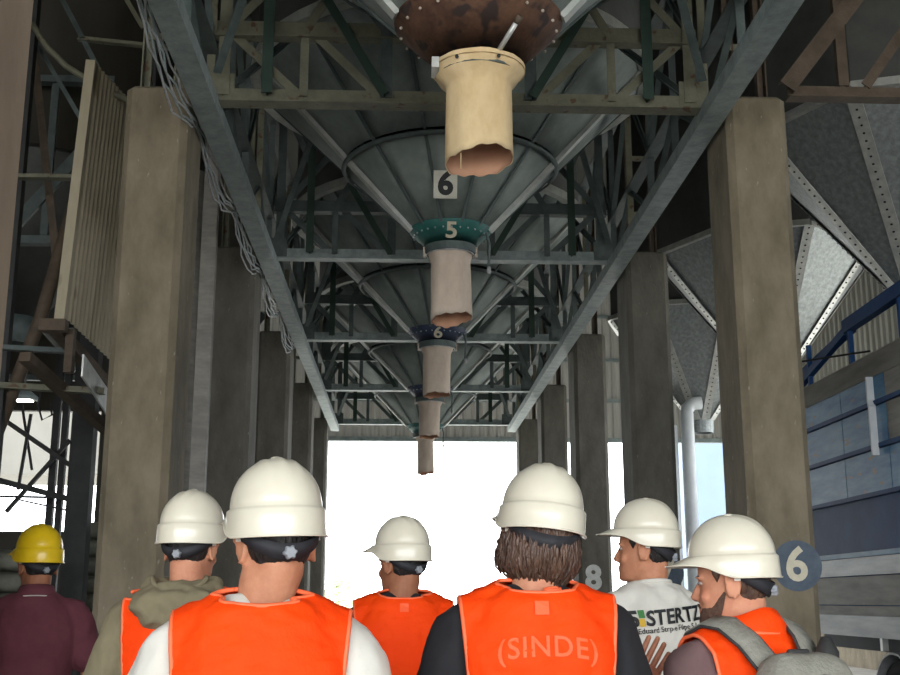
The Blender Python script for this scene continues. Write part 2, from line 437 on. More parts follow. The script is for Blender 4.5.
def rib_mesh(r0, r1, a, w=.03, h=.016):
    p0 = Vector((r0 * math.sin(a), -r0 * math.cos(a), cone_z(r0))); p1 = Vector((r1 * math.sin(a), -r1 * math.cos(a), cone_z(r1)))
    n = Vector((math.sin(a) * .7071, -math.cos(a) * .7071, -.7071))
    return MB().bar(p0 + n * h * .3, p1 + n * h * .3, w, h, n).mesh('seam_rib')
half = 2 * PI / NP / 2
P_lo = panel_mesh(.40, 1.08, -half + .006, half - .006)
P_hi = panel_mesh(1.10, RIM, -half + .004, half - .004)
RIBM = rib_mesh(.40, RIM, half); RIBM0 = rib_mesh(.53, RIM, half); RIBS = rib_mesh(.40, RIM, half, .075, .05); RIBS0 = rib_mesh(.53, RIM, half, .075, .05)
def wrap_text(body, size, bold, r_mid, off=.012):
    me = text_mesh(body, size, bold)
    for v in me.vertices:
        u, t = v.co.x, v.co.y
        r = r_mid + t * .7071; ph = u / max(r, .1)
        rr = r + off * .7071
        v.co = (rr * math.sin(ph), -rr * math.cos(ph), cone_z(r) - off * .7071)
    return me
hop_desc = [('rust', None, 'rust-brown outlet'), ('teal_paint', '5', 'teal outlet marked 5'), ('navy_paint', '6', 'navy outlet marked 6'),
            ('navy_paint', None, 'unmarked navy outlet, next after number 6'), ('teal_paint', None, 'pale teal outlet before the bright doorway')]
for k, y in enumerate(YH):
    cm_, num, d = hop_desc[k]
    dz = -.20 if k == 0 else 0
    h = thing('grain_hopper', 'grey steel conical grain hopper with ' + d, 'hopper', (XH, y, dz), 0, 'row of conical hoppers over the aisle')
    for i in range(NP):
        a = 2 * PI * i / NP
        for me in (P_lo, P_hi): obj('cone_panel', me, 'hopper_steel', h, True, rot=(0, 0, a))
        side = i in (2, 9)  # ribs on both flanks: the light they catch is put into a paler colour
        obj('seam_rib', ((RIBS0 if side else RIBM0) if k == 0 else (RIBS if side else RIBM)).copy(), 'hopper_rib' if side else 'steel_dark', h, rot=(0, 0, a))
    n = 48                                                        # ring seam and rim ring
    z = cone_z(1.09)
    MB().lathe([(1.075, z - .05), (1.11, z - .02), (1.125, z - .03), (1.09, z - .065)], n, True).build('ring_seam', 'steel_dark', h, True)
    z = cone_z(RIM)
    MB().lathe([(RIM - .04, z - .06), (RIM + .06, z - .06), (RIM + .06, z + .05), (RIM - .04, z + .05)], n, True).build('rim_ring', 'hopper_rib', h)
    MB().lathe([(RIM, z), (RIM, ZT - dz - .05), (RIM - .02, ZT - dz - .05), (RIM - .02, z)], n, True).build('bin_wall', 'bin_wall', h, True)
    rc = .54 if k == 0 else .42
    MB().lathe([(R0, CONE_Z0 - .012), (rc, cone_z(rc) - .014), (rc, cone_z(rc) + .02), (R0, CONE_Z0 + .02)], n, True).build('outlet_cone', cm_, h, True)
    fl = MB().lathe([(R0 - .03, CONE_Z0 - .07), (R0 + .035, CONE_Z0 - .07), (R0 + .035, CONE_Z0 + .01), (R0 - .03, CONE_Z0 + .01)], 32, True).build('outlet_flange', 'steel_dark', h)
    for sx in (-1, 1):                                            # struts from the girders up to the rim
        for d in (-1, 1):
            a = math.radians(38)
            MB().angle((sx * 2.02, d * 2.05, 5.74 - dz), (sx * RIM * .98 * math.cos(a), d * RIM * .98 * math.sin(a), cone_z(RIM) - .1), .07, .06).build('support_strut', 'steel_dark', h)
    bm_ = MB(); nb = 22 if k == 0 else 28
    for i in range(nb):
        a = 2 * PI * i / nb; r = rc - .05
        bm_.ellipsoid((r * math.sin(a) * 1.02, -r * math.cos(a) * 1.02, cone_z(r) - .025), .011, .011, .011, None, 6, 4)
    stuff(bm_.build('bolt_row', 'bolt_white' if k == 0 else 'steel_grey', h))
    if num: obj('painted_number', wrap_text(num, .25, .006, .325), 'numeral_cream', h)
    # slide gate with its lever
    if k == 0:
        lv = MB().tube([(.10, -.25, 4.985), (.16, -.33, 5.06), (.215, -.40, 5.13)], .016, 10).build('gate_lever', 'galv_bright', h, True)
        MB().tube([(.205, -.387, 5.117), (.228, -.417, 5.147)], .021, 10).build('lever_grip', 'steel_brown', lv, True)
        MB().box((-.30, -.16, 4.93), (-.255, .0, 5.0)).build('gate_guide', 'galv_bright', h)
    else:
        lv = MB().tube([(.28, -.14, 5.08), (.36, -.16, 5.12), (.39, -.17, 5.0), (.38, -.17, 4.76)], .014, 8).build('gate_lever', 'steel_dark', h, True)
        MB().tube([(.38, -.17, 4.76), (.385, -.17, 4.70)], .022, 8).build('lever_grip', 'wire', lv, True)
        for s in (-1, 1): MB().box((s * .262 - .014, -.06, 4.90), (s * .262 + .014, .0, 5.0)).build('clamp', 'bolt_white', h)
# number plate on the cone of hopper 5
def plate_on_cone():
    par = thing('number_plate', 'white square plate with black number 6 fixed on the cone of hopper 5', 'sign', (XH, YH[1], 0))
    r = .69; off = .05; c = Vector((-.075, -(r + off * .7071), cone_z(r) - off * .7071))
    tilt = PI / 2 - math.radians(50)
    M = Matrix.Translation(c) @ Matrix.Rotation(PI / 2 - math.radians(-22), 4, 'X')
    mb = MB().box((-.115, -.135, -.006), (.115, .135, 0.0)).xf(M); mb.build('plate', 'paint_white', par)
    me = text_mesh('6', .30, .012, .0008); me.transform(M @ Matrix.Translation((0, 0, .002))); obj('painted_number', me, 'paint_black', par)
    for sx in (-.08, .08):
        p = M @ Vector((sx, .09, -.003)); q = Vector((p.x, p.y + .13, p.z + .02)); MB().tube([p, q], .006, 6).build('bracket', 'steel_dark', par)
plate_on_cone()

# canvas sleeves under the outlets
def sleeve(k, length, rt, rb, m, skew, label):
    mb = MB(); n = 40; rows = 14; rnd = random.Random(k + 3)
    ph = [rnd.uniform(0, 6.28) for _ in range(6)]
    for lay in (0, 1):
        for j in range(rows + 1):
            t = j / rows
            for i in range(n):
                a = 2 * PI * i / n
                r = rt + (rb - rt) * (smoothstep(.09, .22, t) if k == 0 else smoothstep(.02, .13, t))
                r *= 1 + .05 * t * math.sin(2 * a + ph[0]) + .025 * math.sin(5 * a + ph[1] + 2 * t) * (.3 + t) + .015 * math.sin(9 * a + ph[2]) * (1 - t)
                r -= .006 * lay
                L = length * (1 - skew * math.cos(a + .95) + .015 * math.sin(4 * a + ph[3]) + .012 * math.sin(11 * a + ph[4]))
                mb.v.append((r * math.cos(a) + .02 * t * math.sin(ph[5]), r * math.sin(a) * (1 - .12 * t), -L * t))
    K = n * (rows + 1)
    for lay in (0, 1):
        for j in range(rows):
            for i in range(n):
                f = (lay * K + j * n + i, lay * K + j * n + (i + 1) % n, lay * K + (j + 1) * n + (i + 1) % n, lay * K + (j + 1) * n + i)
                mb.f.append(f[::-1] if lay == 0 else f)
    for i in range(n):
        mb.f.append((rows * n + i, rows * n + (i + 1) % n, K + rows * n + (i + 1) % n, K + rows * n + i))
    t = thing('canvas_sleeve', label, 'sleeve', (XH, YH[k], CONE_Z0 + (-.195 if k == 0 else -.045)), 0, 'canvas loading sleeves')
    sc_ = mb.build('sleeve_cloth', m, t, True); sc_.data.materials.append(MATS['canvas_inner_shade'])
    for q in range(n * rows, 2 * n * rows): sc_.data.polygons[q].material_index = 1  # inner layer takes the colour with shade in it
    MB().lathe([(rt + .004, -.01), (rt + .012, -.01), (rt + .012, -.035), (rt + .004, -.035)], 32, True).build('hose_band', 'wire' if k else 'canvas', t)
    for a in ((-2.1, -1.2) if k == 0 else ()):
        MB().ellipsoid((rt * 1.03 * math.cos(a), rt * 1.03 * math.sin(a), -.05), .012, .006, .014, None, 8, 6).build('eyelet', 'paint_black', t)
    if k == 0:
        mb = MB().tube([(-.12, -.15, -.64), (-.121, -.15, -.70), (-.12, -.15, -.74)], .003, 5); mb.build('loose_thread', 'canvas', t)
sl = ['long cream canvas sleeve hanging under the rust-brown hopper', 'beige canvas sleeve hanging under hopper outlet 5', 'greyish canvas sleeve hanging under navy hopper outlet 6',
      'grey canvas sleeve hanging next after the one under outlet 6', 'pale grey canvas sleeve nearest the bright doorway']
for k in range(5):
    sleeve(k, [.63, .70, .68, .64, .80][k], (.287 if k == 0 else .235), [.205, .20, .195, .19, .17][k], ['canvas', 'canvas_grey', 'canvas_grey', 'canvas_grey', 'canvas_grey'][k], [.075, .06, .02, .02, .03][k], sl[k])

# ------------------------------------------------------------------ cross trusses over the aisle
CX = .43
def truss(k, y):
    t = thing('cross_truss', 'lattice steel cross truss over the aisle, ' + ['in front of hopper 5', 'between hoppers 5 and 6', 'behind hopper 6', 'second behind hopper 6', 'beside the bright doorway'][k],
              'truss', (CX, y, 0), 0, 'cross trusses over the aisle')
    dk = 'steel_olive' if k == 0 else 'steel_dark'
    zb, zm, zt = 5.61, 6.22, 7.6
    P = lambda x, z, dy=0: (x, dy, z)
    MB().angle(P(-2.13, zb), P(2.13, zb), .16, .14).build('bottom_chord', 'steel_grey' if k else 'steel_olive', t)
    MB().angle(P(-2.05, zm), P(2.05, zm), .12, .16).build('middle_chord', dk, t)
    MB().angle(P(-2.05, zt), P(2.05, zt), .12, .14).build('top_chord', dk, t)
    for s in (-1, 1):
        for x, w_, z1, m, dy in ((1.97, .10, zt, dk, 0), (1.60, .09, zt, 'steel_green', -.06), (1.3, .07, zm, dk, 0), (.61, .10, zt, 'steel_dark', 0)):
            MB().angle(P(s * x, zb, dy), P(s * x, z1, dy), w_, .07, up=(0, 1, 0)).build('vertical', m, t)
        for x0, z0, x1, z1, m, dy in ((1.95, zm, 1.32, zb, dk, .03), (1.25, zm, .65, zb, dk, .03), (1.12, zm + .25, .62, zb, 'steel_green', -.07),
                                      (1.95, zm, 1.3, 7.0, dk, .03), (1.3, zm, .62, 7.4, dk, .02), (1.6, 7.5, .62, zm, 'steel_dark', -.03), (.6, zm, -.0 , zt, 'steel_dark', .03), (1.95, 7.5, 1.62, 6.8, dk, .03)):
            MB().angle(P(s * x0, z0, dy), P(s * x1, z1, dy), .075, .06, up=(0, 1, 0)).build('diagonal', m, t)
        MB().box((s * 2.0 - .12, -.012, zb - .06), (s * 2.0 + .12, .012, zb + .2)).build('gusset_plate', dk, t)
for k, y in enumerate(YC): truss(k, y)

# lengthwise beams under the trusses with lattice above
def long_beam(X, side):
    nm = 'left' if side < 0 else 'right'
    t = thing('lengthwise_girder', 'long pale steel girder running along the %s columns beneath the trusses' % ('left-hand' if side < 0 else 'right-hand'), 'girder', (X, 5.5, 5.5))
    L = 21.9
    MB().channel((0, 0, 0), (0, L, 0), .19, .13).build('bottom_flange', 'steel_grey', t)
    xo = side * .06
    MB().angle((xo, 0, .72), (xo, L, .72), .14, .12).build('middle_chord', 'steel_dark', t)
    MB().angle((xo, 0, 2.0), (xo, L, 2.0), .14, .12).build('top_chord', 'steel_dark', t)
    n = 21
    for i in range(n):
        y = .5 + i * 1.125
        if y > L: break
        MB().angle((xo, y, .06), (xo, y, 2.0), .07, .06).build('vertical', 'steel_dark' if i % 3 else 'steel_olive', t)
        if y + 1.1 < L:
            a, b = ((.08, .7) if i % 2 else (.7, .08)); MB().angle((xo, y, a), (xo, y + 1.1, b), .06, .05).build('diagonal', 'steel_dark', t)
            a, b = ((.75, 1.95) if i % 2 else (1.95, .75)); MB().angle((xo, y, a), (xo, y + 1.1, b), .06, .05).build('diagonal', 'steel_dark', t)
long_beam(-1.66, -1); long_beam(2.57, 1)

# wires sagging along the left girder
for j in range(5):
    pts = []; rnd = random.Random(j)
    y = 7.2
    while y < 18.5:
        f = (y - 7.2) % 2.25 / 2.25
        sag = -.18 * math.sin(PI * f) * (.5 + .25 * j)
        pts.append((-1.79 - .012 * j + rnd.uniform(-.02, .02), y, 5.52 + sag + rnd.uniform(-.02, .02))); y += .22
    tag(MB().tube(pts, .009, 5).build('hanging_cable', 'wire' if j % 2 == 0 else 'steel_grey'), 'thin pale cable sagging in loops along the left girder', 'cable', 'loose cables on the left girder')

# ------------------------------------------------------------------ side bay trusses
def side_truss(x0, x1, y, label, m, grp, right):
    t = thing('side_truss', label, 'truss', (0, y, 0), 0, grp)
    MB().angle((x0, 0, 5.78), (x1, 0, 5.78), .14, .12).build('bottom_chord', m, t)
    MB().angle((x0, 0, 7.9), (x1, 0, 7.9), .14, .12).build('top_chord', m, t)
    n = 5; st = (x1 - x0) / n
    for i in range(n):
        xa, xb = x0 + st * i, x0 + st * (i + 1)
        MB().channel((xb - st * .62, 0, 5.84), (xb - st * .62, 0, 7.9), .09, .06, up=(0, 1, 0)).build('vertical', m, t)
        if i % 2 == 0: MB().channel((xa - .02, -.05, 5.8), (xa + .98, -.05, 7.1), .15, .06, up=(0, 1, 0)).build('diagonal', m, t)
        else: MB().angle((xa - .62, .0, 5.84), (xa + .35, .0, 7.2), .09, .07, up=(0, 1, 0)).build('diagonal', m, t)
for k, y in enumerate((9.1,)):
    side_truss(3.28, 9.8, y, 'rusty lattice truss over the right-hand lane, ' + 'fixed to the column with the 6 disc', 'steel_brown', 'trusses over the right lane', True)
for k, y in enumerate(YC[1:4]):
    side_truss(-9.5, -2.4 if k else -3.7, y + .1, 'dark lattice truss over the left-hand lane, ' + ['at the second column', 'at the third column', 'at the fourth column'][k], 'steel_dark', 'trusses over the left lane', False)

# ------------------------------------------------------------------ galvanised bolted cones over the right lane
def galv_cone(k, y):
    h = thing('galvanised_hopper', 'galvanised bolted conical hopper over the truck lane, ' + ['above the blue trailer', 'behind column 6', 'beyond column 7'][k], 'hopper', (5.95 if k else 6.1, y, 0), math.radians(4), 'galvanised hoppers over the right lane')
    n = 8; R, zr, r0, z0 = 1.82, 7.05, .22, 5.0
    def pt(a, r, off=0):
        z = z0 + (zr - z0) * (r - r0) / (R - r0); sl = math.atan2(zr - z0, R - r0)
        nr, nz = math.sin(sl), -math.cos(sl)
        return Vector(((r + nr * off) * math.cos(a), (r + nr * off) * math.sin(a), z + nz * off))
    for i in range(n):
        a0, a1 = 2 * PI * i / n, 2 * PI * (i + 1) / n; am = (a0 + a1) / 2
        q = [pt(a0, r0), pt(a1, r0), pt(a1, R), pt(a0, R)]; q2 = [pt(a0, r0, -.01), pt(a1, r0, -.01), pt(a1, R, -.01), pt(a0, R, -.01)]
        p = MB().add(q + q2, [(0, 1, 2, 3), (7, 6, 5, 4), (0, 4, 5, 1), (1, 5, 6, 2), (2, 6, 7, 3), (3, 7, 4, 0)]).build('cone_panel', 'galvanised', h)
        MB().bar(pt(a0, r0, .004), pt(a0, R, .004), .16, .012, pt(a0, 1, 1) - pt(a0, 1, 0)).build('seam_flange', 'galv_bright', h)
        rv = MB()
        for d in (.0,):
            for j in range(26):
                r = r0 + .1 + (R - r0 - .15) * j / 25
                aa = a0 + d / r
                rv.ellipsoid(pt(a0, r, .014) + Vector((-math.sin(a0), math.cos(a0), 0)) * d, .017, .017, .012, None, 6, 4)
        stuff(rv.build('bolt_line', 'rivet', h))
    top = MB()
    for i in range(n):
        a0, a1 = 2 * PI * i / n, 2 * PI * (i + 1) / n
        top.bar(pt(a0, R), pt(a1, R), .1, .09)
    top.build('rim_ring', 'galv_bright', h)
    wl = MB().lathe([(R - .02, zr), (R - .02, ZT - .1), (R - .05, ZT - .1), (R - .05, zr)], n, True); wl.build('bin_wall', 'bin_wall', h)
    MB().lathe([(r0 - .02, z0 - .25), (r0, z0 - .25), (r0 + .01, z0 + .02), (r0 - .02, z0 + .02)], 24, True).build('outlet_pipe', 'galvanised', h)
for k, y in enumerate((13.0, 18.1, 22.6)): galv_cone(k, y)
# white down pipes and post beyond the second column
for X, r, zt, lb in ((5.20, .10, 4.9, 'thick white vertical pipe'), (5.5, .13, 5.15, 'thick white vertical pipe with an elbow')):
    pts = [(X, 22.0, 0), (X, 22.0, zt - .1)]
    if r > .12: pts += [(X + .02, 22.02, zt), (X + .12, 22.05, zt + .1), (X + .3, 22.05, zt + .12)]
    tag(MB().tube(pts, r, 14).build('down_pipe', 'pipe_white', smooth=True), lb + ' beyond the column numbered 7', 'pipe', 'white pipes')
tag(column_mesh_o := obj('concrete_column', column_mesh(.42, .42, 6.4), 'concrete', loc=(5.05, 22.9, 0)), 'brownish concrete column standing beside the white vertical pipes', 'column')
tag(MB().tube([at(800 - 20, 365, 12.2), at(830, 357, 12.0), at(870, 351, 11.6)], .012, 6).build('power_cable', 'wire_black'), 'thin black cable above the blue trailer', 'cable')

# ------------------------------------------------------------------ blue trailer in the right lane
def trailer():
    X0, X1, Y0, Y1 = 4.75, 7.2, 5.2, 14.6
    t = thing('grain_trailer', 'blue grain trailer with grey skirt parked behind the column numbered 6', 'trailer', (X0, Y0, 0))
    L = Y1 - Y0; W = X1 - X0
    MB().box((.06, 0, 1.3), (W - .06, L, 3.7)).build('body', 'truck_navy', t)
    def skirt(z0, z1, x, m, n): MB().box((x, 0, z0), (x + .05, L, z1)).build(n, m, t)
    skirt(1.13, 1.34, -.02, 'truck_light', 'lower_rail'); skirt(1.34, 1.44, .015, 'truck_grey', 'side_board'); skirt(1.45, 1.74, .0, 'truck_grey', 'side_board')
    skirt(1.75, 1.93, -.015, 'truck_light', 'side_board'); skirt(1.935, 1.985, -.03, 'truck_blue', 'rub_rail')
    MB().box((.0, 0, 1.99), (.06, L, 2.53)).build('navy_panel', 'truck_navy', t)
    rows = ((2.545, 2.97), (3.03, 3.40), (3.46, 3.70)); seg = 1.16
    for z0, z1 in rows:
        y = .0; i = 0
        while y < L - .1:
            y1 = min(L, y + seg); MB().box((-.02, y + .008, z0), (.07, y1 - .008, z1)).build('side_panel', 'truck_grey' if (i == 4 and z0 > 2.6) else 'truck_blue', t); y = y1; i += 1
    for z in (2.535, 3.0, 3.43):
        MB().box((-.05, 0, z - .022), (.05, L, z + .022)).build('side_rib', 'truck_navy', t)
    mb = MB().bar((-.06, 6.06, 3.70), (-.06, 6.06, 3.46), .03, .07, (1, 0, 0)); mb.bar((-.06, 6.06, 3.46), (-.08, 6.0, 3.38), .03, .07, (1, 0, 0)); mb.bar((-.08, 6.0, 3.38), (-.08, 6.0, 2.9), .03, .07, (1, 0, 0))
    mb.build('drain_strip', 'pipe_white', t)
    # coaming leaning inward, then open frame with rail
    MB().add([(-.03, 0, 3.70), (-.03, L, 3.70), (.06, L, 3.99), (.06, 0, 3.99), (.05, 0, 3.70), (.05, L, 3.70), (.14, L, 3.99), (.14, 0, 3.99)],
             [(0, 3, 2, 1), (4, 5, 6, 7), (3, 7, 6, 2), (0, 1, 5, 4), (0, 4, 7, 3), (1, 2, 6, 5)]).build('coaming', 'truck_grey', t)
    MB().box((.12, 0, 3.7), (W - .2, L, 3.78)).build('tarpaulin', 'truck_dark', t)
    MB().box((1.0, 0, 3.78), (1.1, L - 1.5, 4.45)).build('inner_board', 'truck_dark', t)
    MB().bar((.12, 0, 4.62), (.12, L - 2.4, 4.44), .1, .14).build('top_rail', 'truck_navy', t)
    MB().bar((.12, L - 2.4, 4.40), (.12, L - .4, 4.0), .07, .09).build('top_rail', 'truck_navy', t)
    MB().bar((.2, L - 2.4, 4.44), (.2, L, 4.16), .07, .09).build('top_rail', 'truck_navy', t)
    y = .4
    while y < L - .9:
        MB().bar((.12, y, 3.99), (.12, y, 4.5), .05, .05, (0, 1, 0)).build('rail_post', 'truck_navy', t); y += 1.3
    MB().box((.5, 0, .95), (.65, L, 1.2)).box((W - .65, 0, .95), (W - .5, L, 1.2)).build('chassis', 'truck_dark', t)
    for yw in (1.0, 5.0, 6.25):
        for xs in (.06, W - .4):
            wl = MB().lathe([(.25, -.14), (.44, -.15), (.47, -.10), (.47, .10), (.44, .15), (.25, .14)], 36, True)
            wl.xf(Matrix.Translation((xs + .17, yw, .47)) @ Matrix.Rotation(PI / 2, 4, 'Y')); w_ = wl.build('wheel', 'tyre', t, True)
            rim = MB().lathe([(.0, -.05), (.1, -.09), (.19, -.04), (.25, -.12), (.26, -.12), (.26, .1), (.0, .1)], 30)
            rim.xf(Matrix.Translation((xs + .17, yw, .47)) @ Matrix.Rotation(PI / 2, 4, 'Y')); rim.build('rim', 'mudguard', w_, True)
            g = MB(); n = 14
            for j in range(n + 1):
                a = PI * .03 + PI * .94 * j / n
                for r in (.51, .53):
                    for xx in (xs - .03, xs + .36): g.v.append((xx, yw + r * math.cos(a), 0.47 + r * math.sin(a)))
            for j in range(n):
                b = 4 * j
                for q in ((0, 1, 5, 4), (2, 6, 7, 3), (0, 4, 6, 2), (1, 3, 7, 5)): g.f.append(tuple(b + i for i in q))
            g.build('mudguard', 'mudguard', t)
        MB().bar((.1, yw + .35, 1.0), (.1, yw + .35, 1.2), .06, .06, (0, 1, 0)).build('guard_bracket', 'galv_bright', t)
        MB().tube([(.2, yw, .47), (W - .2, yw, .47)], .06, 10).build('axle', 'truck_dark', t)
trailer()

# ------------------------------------------------------------------ left lane: corrugated panel, frames, stacks
def left_panel():
    t = thing('corrugated_panel', 'slanted olive corrugated sheet panel fixed outside the left column row', 'panel', (-3.4, 11.5, 0))
    n = 34; mb = MB(); L = 3.2
    for lay in (0, .006):
        for q in (0, 1):
            for i in range(n * 4 + 1):
                y = L * i / (n * 4); d = (0, .0, .016, .016)[i % 4]
                s = y / L
                z = (7.08 - .0 * s) if q else (4.28 - .55 * s)
                mb.v.append(((.07 if q else -.05) + d + lay + .16 * y, y, z))
    m = n * 4 + 1
    for i in range(n * 4):
        mb.f += [(i, i + 1, m + i + 1, m + i), (2 * m + i, 3 * m + i, 3 * m + i + 1, 2 * m + i + 1), (i, 2 * m + i, 2 * m + i + 1, i + 1), (m + i, m + i + 1, 3 * m + i + 1, 3 * m + i)]
    mb.build('sheet', 'corrugated_olive', t)
    MB().bar((.03, -.03, 7.1), (-.09, -.03, 4.26), .13, .1, (1, 0, 0)).build('edge_trim', 'corrugated_olive', t)
    MB().box((-.28, -.12, 4.14), (-.02, .02, 4.26)).build('support_beam', 'steel_brown', t)
    MB().bar((-.15, -.1, 4.2), (.12, 3.2, 3.62), .12, .12).build('support_beam', 'steel_brown', t)
    MB().bar((-.38, -.15, 3.86), (.1, 3.2, 3.2), .12, .1).build('support_beam', 'steel_brown', t)
    MB().bar((-.02, .12, 4.2), (-.02, .12, 3.75), .08, .1, (0, 1, 0)).build('hanger', 'steel_brown', t)
    MB().add([(.1, .15, 3.95), (.16, 2.6, 3.45), (.16, 2.6, 3.12), (.1, .15, 3.72), (.12, .15, 3.95), (.18, 2.6, 3.45), (.18, 2.6, 3.12), (.12, .15, 3.72)],
             [(0, 1, 2, 3), (7, 6, 5, 4), (0, 4, 5, 1), (2, 6, 7, 3), (0, 3, 7, 4), (1, 5, 6, 2)]).build('skirt_sheet', 'galv_bright', t)
left_panel()
def member(label, pts, w_, h_, m, name='frame_bar', grp='bars of the left lane frame', tube=False):
    if tube: o = MB().tube(pts, w_, 8).build(name, m, smooth=True)
    else: o = MB().angle(pts[0], pts[1], w_, h_).build(name, m)
    tag(o, label, 'bar', grp)
# lattice frame between the pale near column and the corrugated panel: one welded thing
fr = thing('lane_frame', 'dark welded steel frame between the pale near column and the corrugated panel', 'frame', (0, 0, 0))
for a, b, w_, h_, m in (((18, 176, 12.2), (82, 177, 12.2), .11, .06, 'steel_olive'), ((-20, 346, 12.2), (74, 351, 12.2), .11, .06, 'steel_dark'), ((-20, 384, 12.2), (104, 391, 12.2), .12, .07, 'steel_olive'),
                        ((32, 30, 12.8), (57, 260, 12.8), .09, .06, 'steel_brown'), ((60, -5, 13), (98, 68, 13), .08, .06, 'steel_dark'), ((36, 42, 12.6), (92, 138, 12.6), .05, .05, 'steel_dark'),
                        ((78, 38, 13), (195, 50, 13), .08, .06, 'steel_olive'), ((124, -5, 12.5), (143, 28, 12.5), .05, .05, 'steel_olive')):
    MB().angle(at(*a), at(*b), w_, h_).build('bar', m, fr)
MB().tube([at(74, 205, 12.4), at(40, 320, 12.4), at(-6, 440, 12.4)], .075, 10).build('round_pole', 'steel_brown', fr, True)
MB().tube([at(32, 24, 12.0), at(48, 48, 12), at(66, 66, 12), at(94, 84, 12), at(134, 103, 12)], .035, 8).build('bent_pipe', 'steel_olive', fr, True)
# end posts down to the floor
for u in (8, 136):
    p = at(u, 300, 12.3); MB().channel((p.x, p.y, 0), (p.x, p.y, 9), .12 if u < 50 else .16, .12, up=(0, 1, 0)).build('post', 'steel_black', fr)
p = at(82, 480, 14.0); q = at(100, 480, 14.0)
MB().channel((p.x, 14, 0), (p.x, 14, 6.6), .24, .2, up=(0, 1, 0)).build('post', 'steel_black', fr)
# braced tower nearer the far left opening
tw = thing('braced_tower', 'thin crossed steel bracing in front of the bright left opening', 'frame', (0, 0, 0))
for a, b, w_ in (((3, 419, 19), (80, 472, 19), .10), ((70, 440, 19.2), (6, 512, 19.2), .08), ((-10, 478, 18.5), (80, 502, 18.5), .13), ((-10, 496, 18.8), (78, 498, 18.8), .05),
                 ((20, 500, 19.1), (75, 512, 19.1), .04), ((31, 414, 19.5), (18, 490, 19.5), .05), ((22, 405, 19.6), (32, 470, 19.6), .04)):
    MB().bar(at(*a), at(*b), w_, w_ * .7).build('brace', 'steel_black', tw)
for u, w_ in ((53, .11), (62, .10), (76, .2)):
    p = at(u, 470, 19.4); MB().bar((p.x, p.y, 0), (p.x, p.y, 5.6), w_, w_, (0, 1, 0)).build('post', 'steel_black', tw)
# dark cone bins over the left lane
for k, y in enumerate((15.75, 20.25, 24.75)):
    h = thing('dark_hopper', 'dark conical hopper over the left lane, ' + ['beside the second column', 'beside the third column', 'beside the fourth column'][k], 'hopper', (-5.4, y, 0), 0, 'dark hoppers over the left lane')
    MB().lathe([(.25, 5.3), (2.0, 7.1), (2.0, 7.15), (.25, 5.35)], 32, True).build('cone', 'bin_wall', h, True)
    MB().lathe([(2.0, 7.1), (2.0, ZT), (1.97, ZT), (1.97, 7.1)], 32, True).build('bin_wall', 'dark_sheet', h, True)
    MB().lathe([(.22, 4.95), (.27, 4.95), (.27, 5.35), (.22, 5.35)], 24, True).build('outlet', 'steel_dark', h, True)
sheet = corrugated(17.5, -12, -2.6, 6.2, ZT - .1, .9, .05).build('partition_sheet', 'dark_sheet'); tag(sheet, 'dark ribbed sheet partition high above the left lane', 'partition')
# long flattened sacks piled up
rnd = random.Random(4)
def sack_mesh(seed, L, w_, h_):
    mb = MB(); r = random.Random(seed); N = 14
    rs = []
    for i in range(N + 1):
        t = i / N; e = (1 - abs(2 * t - 1) ** 6) ** .5 * .98 + .02
        rs.append(((L * (t - .5), r.uniform(-.01, .01), h_ / 2 + r.uniform(-.008, .008)), (0, w_ / 2 * e, 0), (0, 0, h_ / 2 * (.35 + .65 * e)), 3))
    mb.rings(rs, 16); return mb.mesh('sack')
sm = [sack_mesh(s, 1.5, .62, .23) for s in range(4)]
NTH = ['second', 'third', 'fourth', 'fifth', 'sixth', 'seventh', 'eighth', 'ninth', 'tenth']
for pile, (xb, yb) in enumerate(((-4.75, 12.9), (-3.45, 15.2))):
    nl = 9 if pile == 0 else 11
    for j in range(nl):
        o = obj('grain_sack', sm[(j + pile) % 4], 'sack', smooth=True, loc=(xb + rnd.uniform(-.06, .06), yb + rnd.uniform(-.04, .04), j * .225), rot=(0, 0, rnd.uniform(-.05, .05)))
        tag(o, ('lowest' if j == 0 else 'topmost' if j == nl - 1 else NTH[j - 1] + ' from the floor') + ' long grey-green sack in the pile ' + ('behind the yellow hard hat' if pile == 0 else 'between dark post and left column'), 'sack', 'sacks piled ' + ('by the yellow helmet' if pile == 0 else 'by the dark post'))
# small flood lamp, its cable and pale vertical pipe behind the first left column
p = at(24, 400, 18.0)
lm = thing('flood_lamp', 'small lit flood lamp hanging near the left opening', 'lamp', p)
MB().rings([((0, 0, .0), (.22, 0, 0), (0, .13, 0), 4), ((0, 0, .06), (.2, 0, 0), (0, .12, 0), 4), ((0, 0, .14), (.1, 0, 0), (0, .07, 0), 3)], 16).build('housing', 'steel_grey', lm)
MB().box((-.12, -.09, -.02), (.12, .09, .0)).build('glass', 'lamp_glow', lm)
MB().tube([(0, 0, .12), (0, 0, ZT - p.z)], .015, 6).build('drop_rod', 'steel_dark', lm)
tag(MB().tube([at(42, 388, 14), at(38, 405, 14), at(42, 420, 14), at(52, 415, 14), at(50, 402, 14)], .014, 6).build('cable_loop', 'wire_black'), 'black cable loop hanging under the olive frame bar', 'cable')
for X, r in ((-2.42, .10),):
    tag(MB().tube([(X, 12.6, 0), (X, 12.6, 6.3)], r, 14).build('down_pipe', 'truck_grey', smooth=True), 'pale grey vertical pipe behind the first left column', 'pipe')
MB_post = MB().channel((-2.18, 12.3, 0), (-2.18, 12.3, 6.5), .16, .12, up=(0, 1, 0)).build('steel_post', 'truck_grey'); tag(MB_post, 'grey steel channel post behind the first left column', 'post')

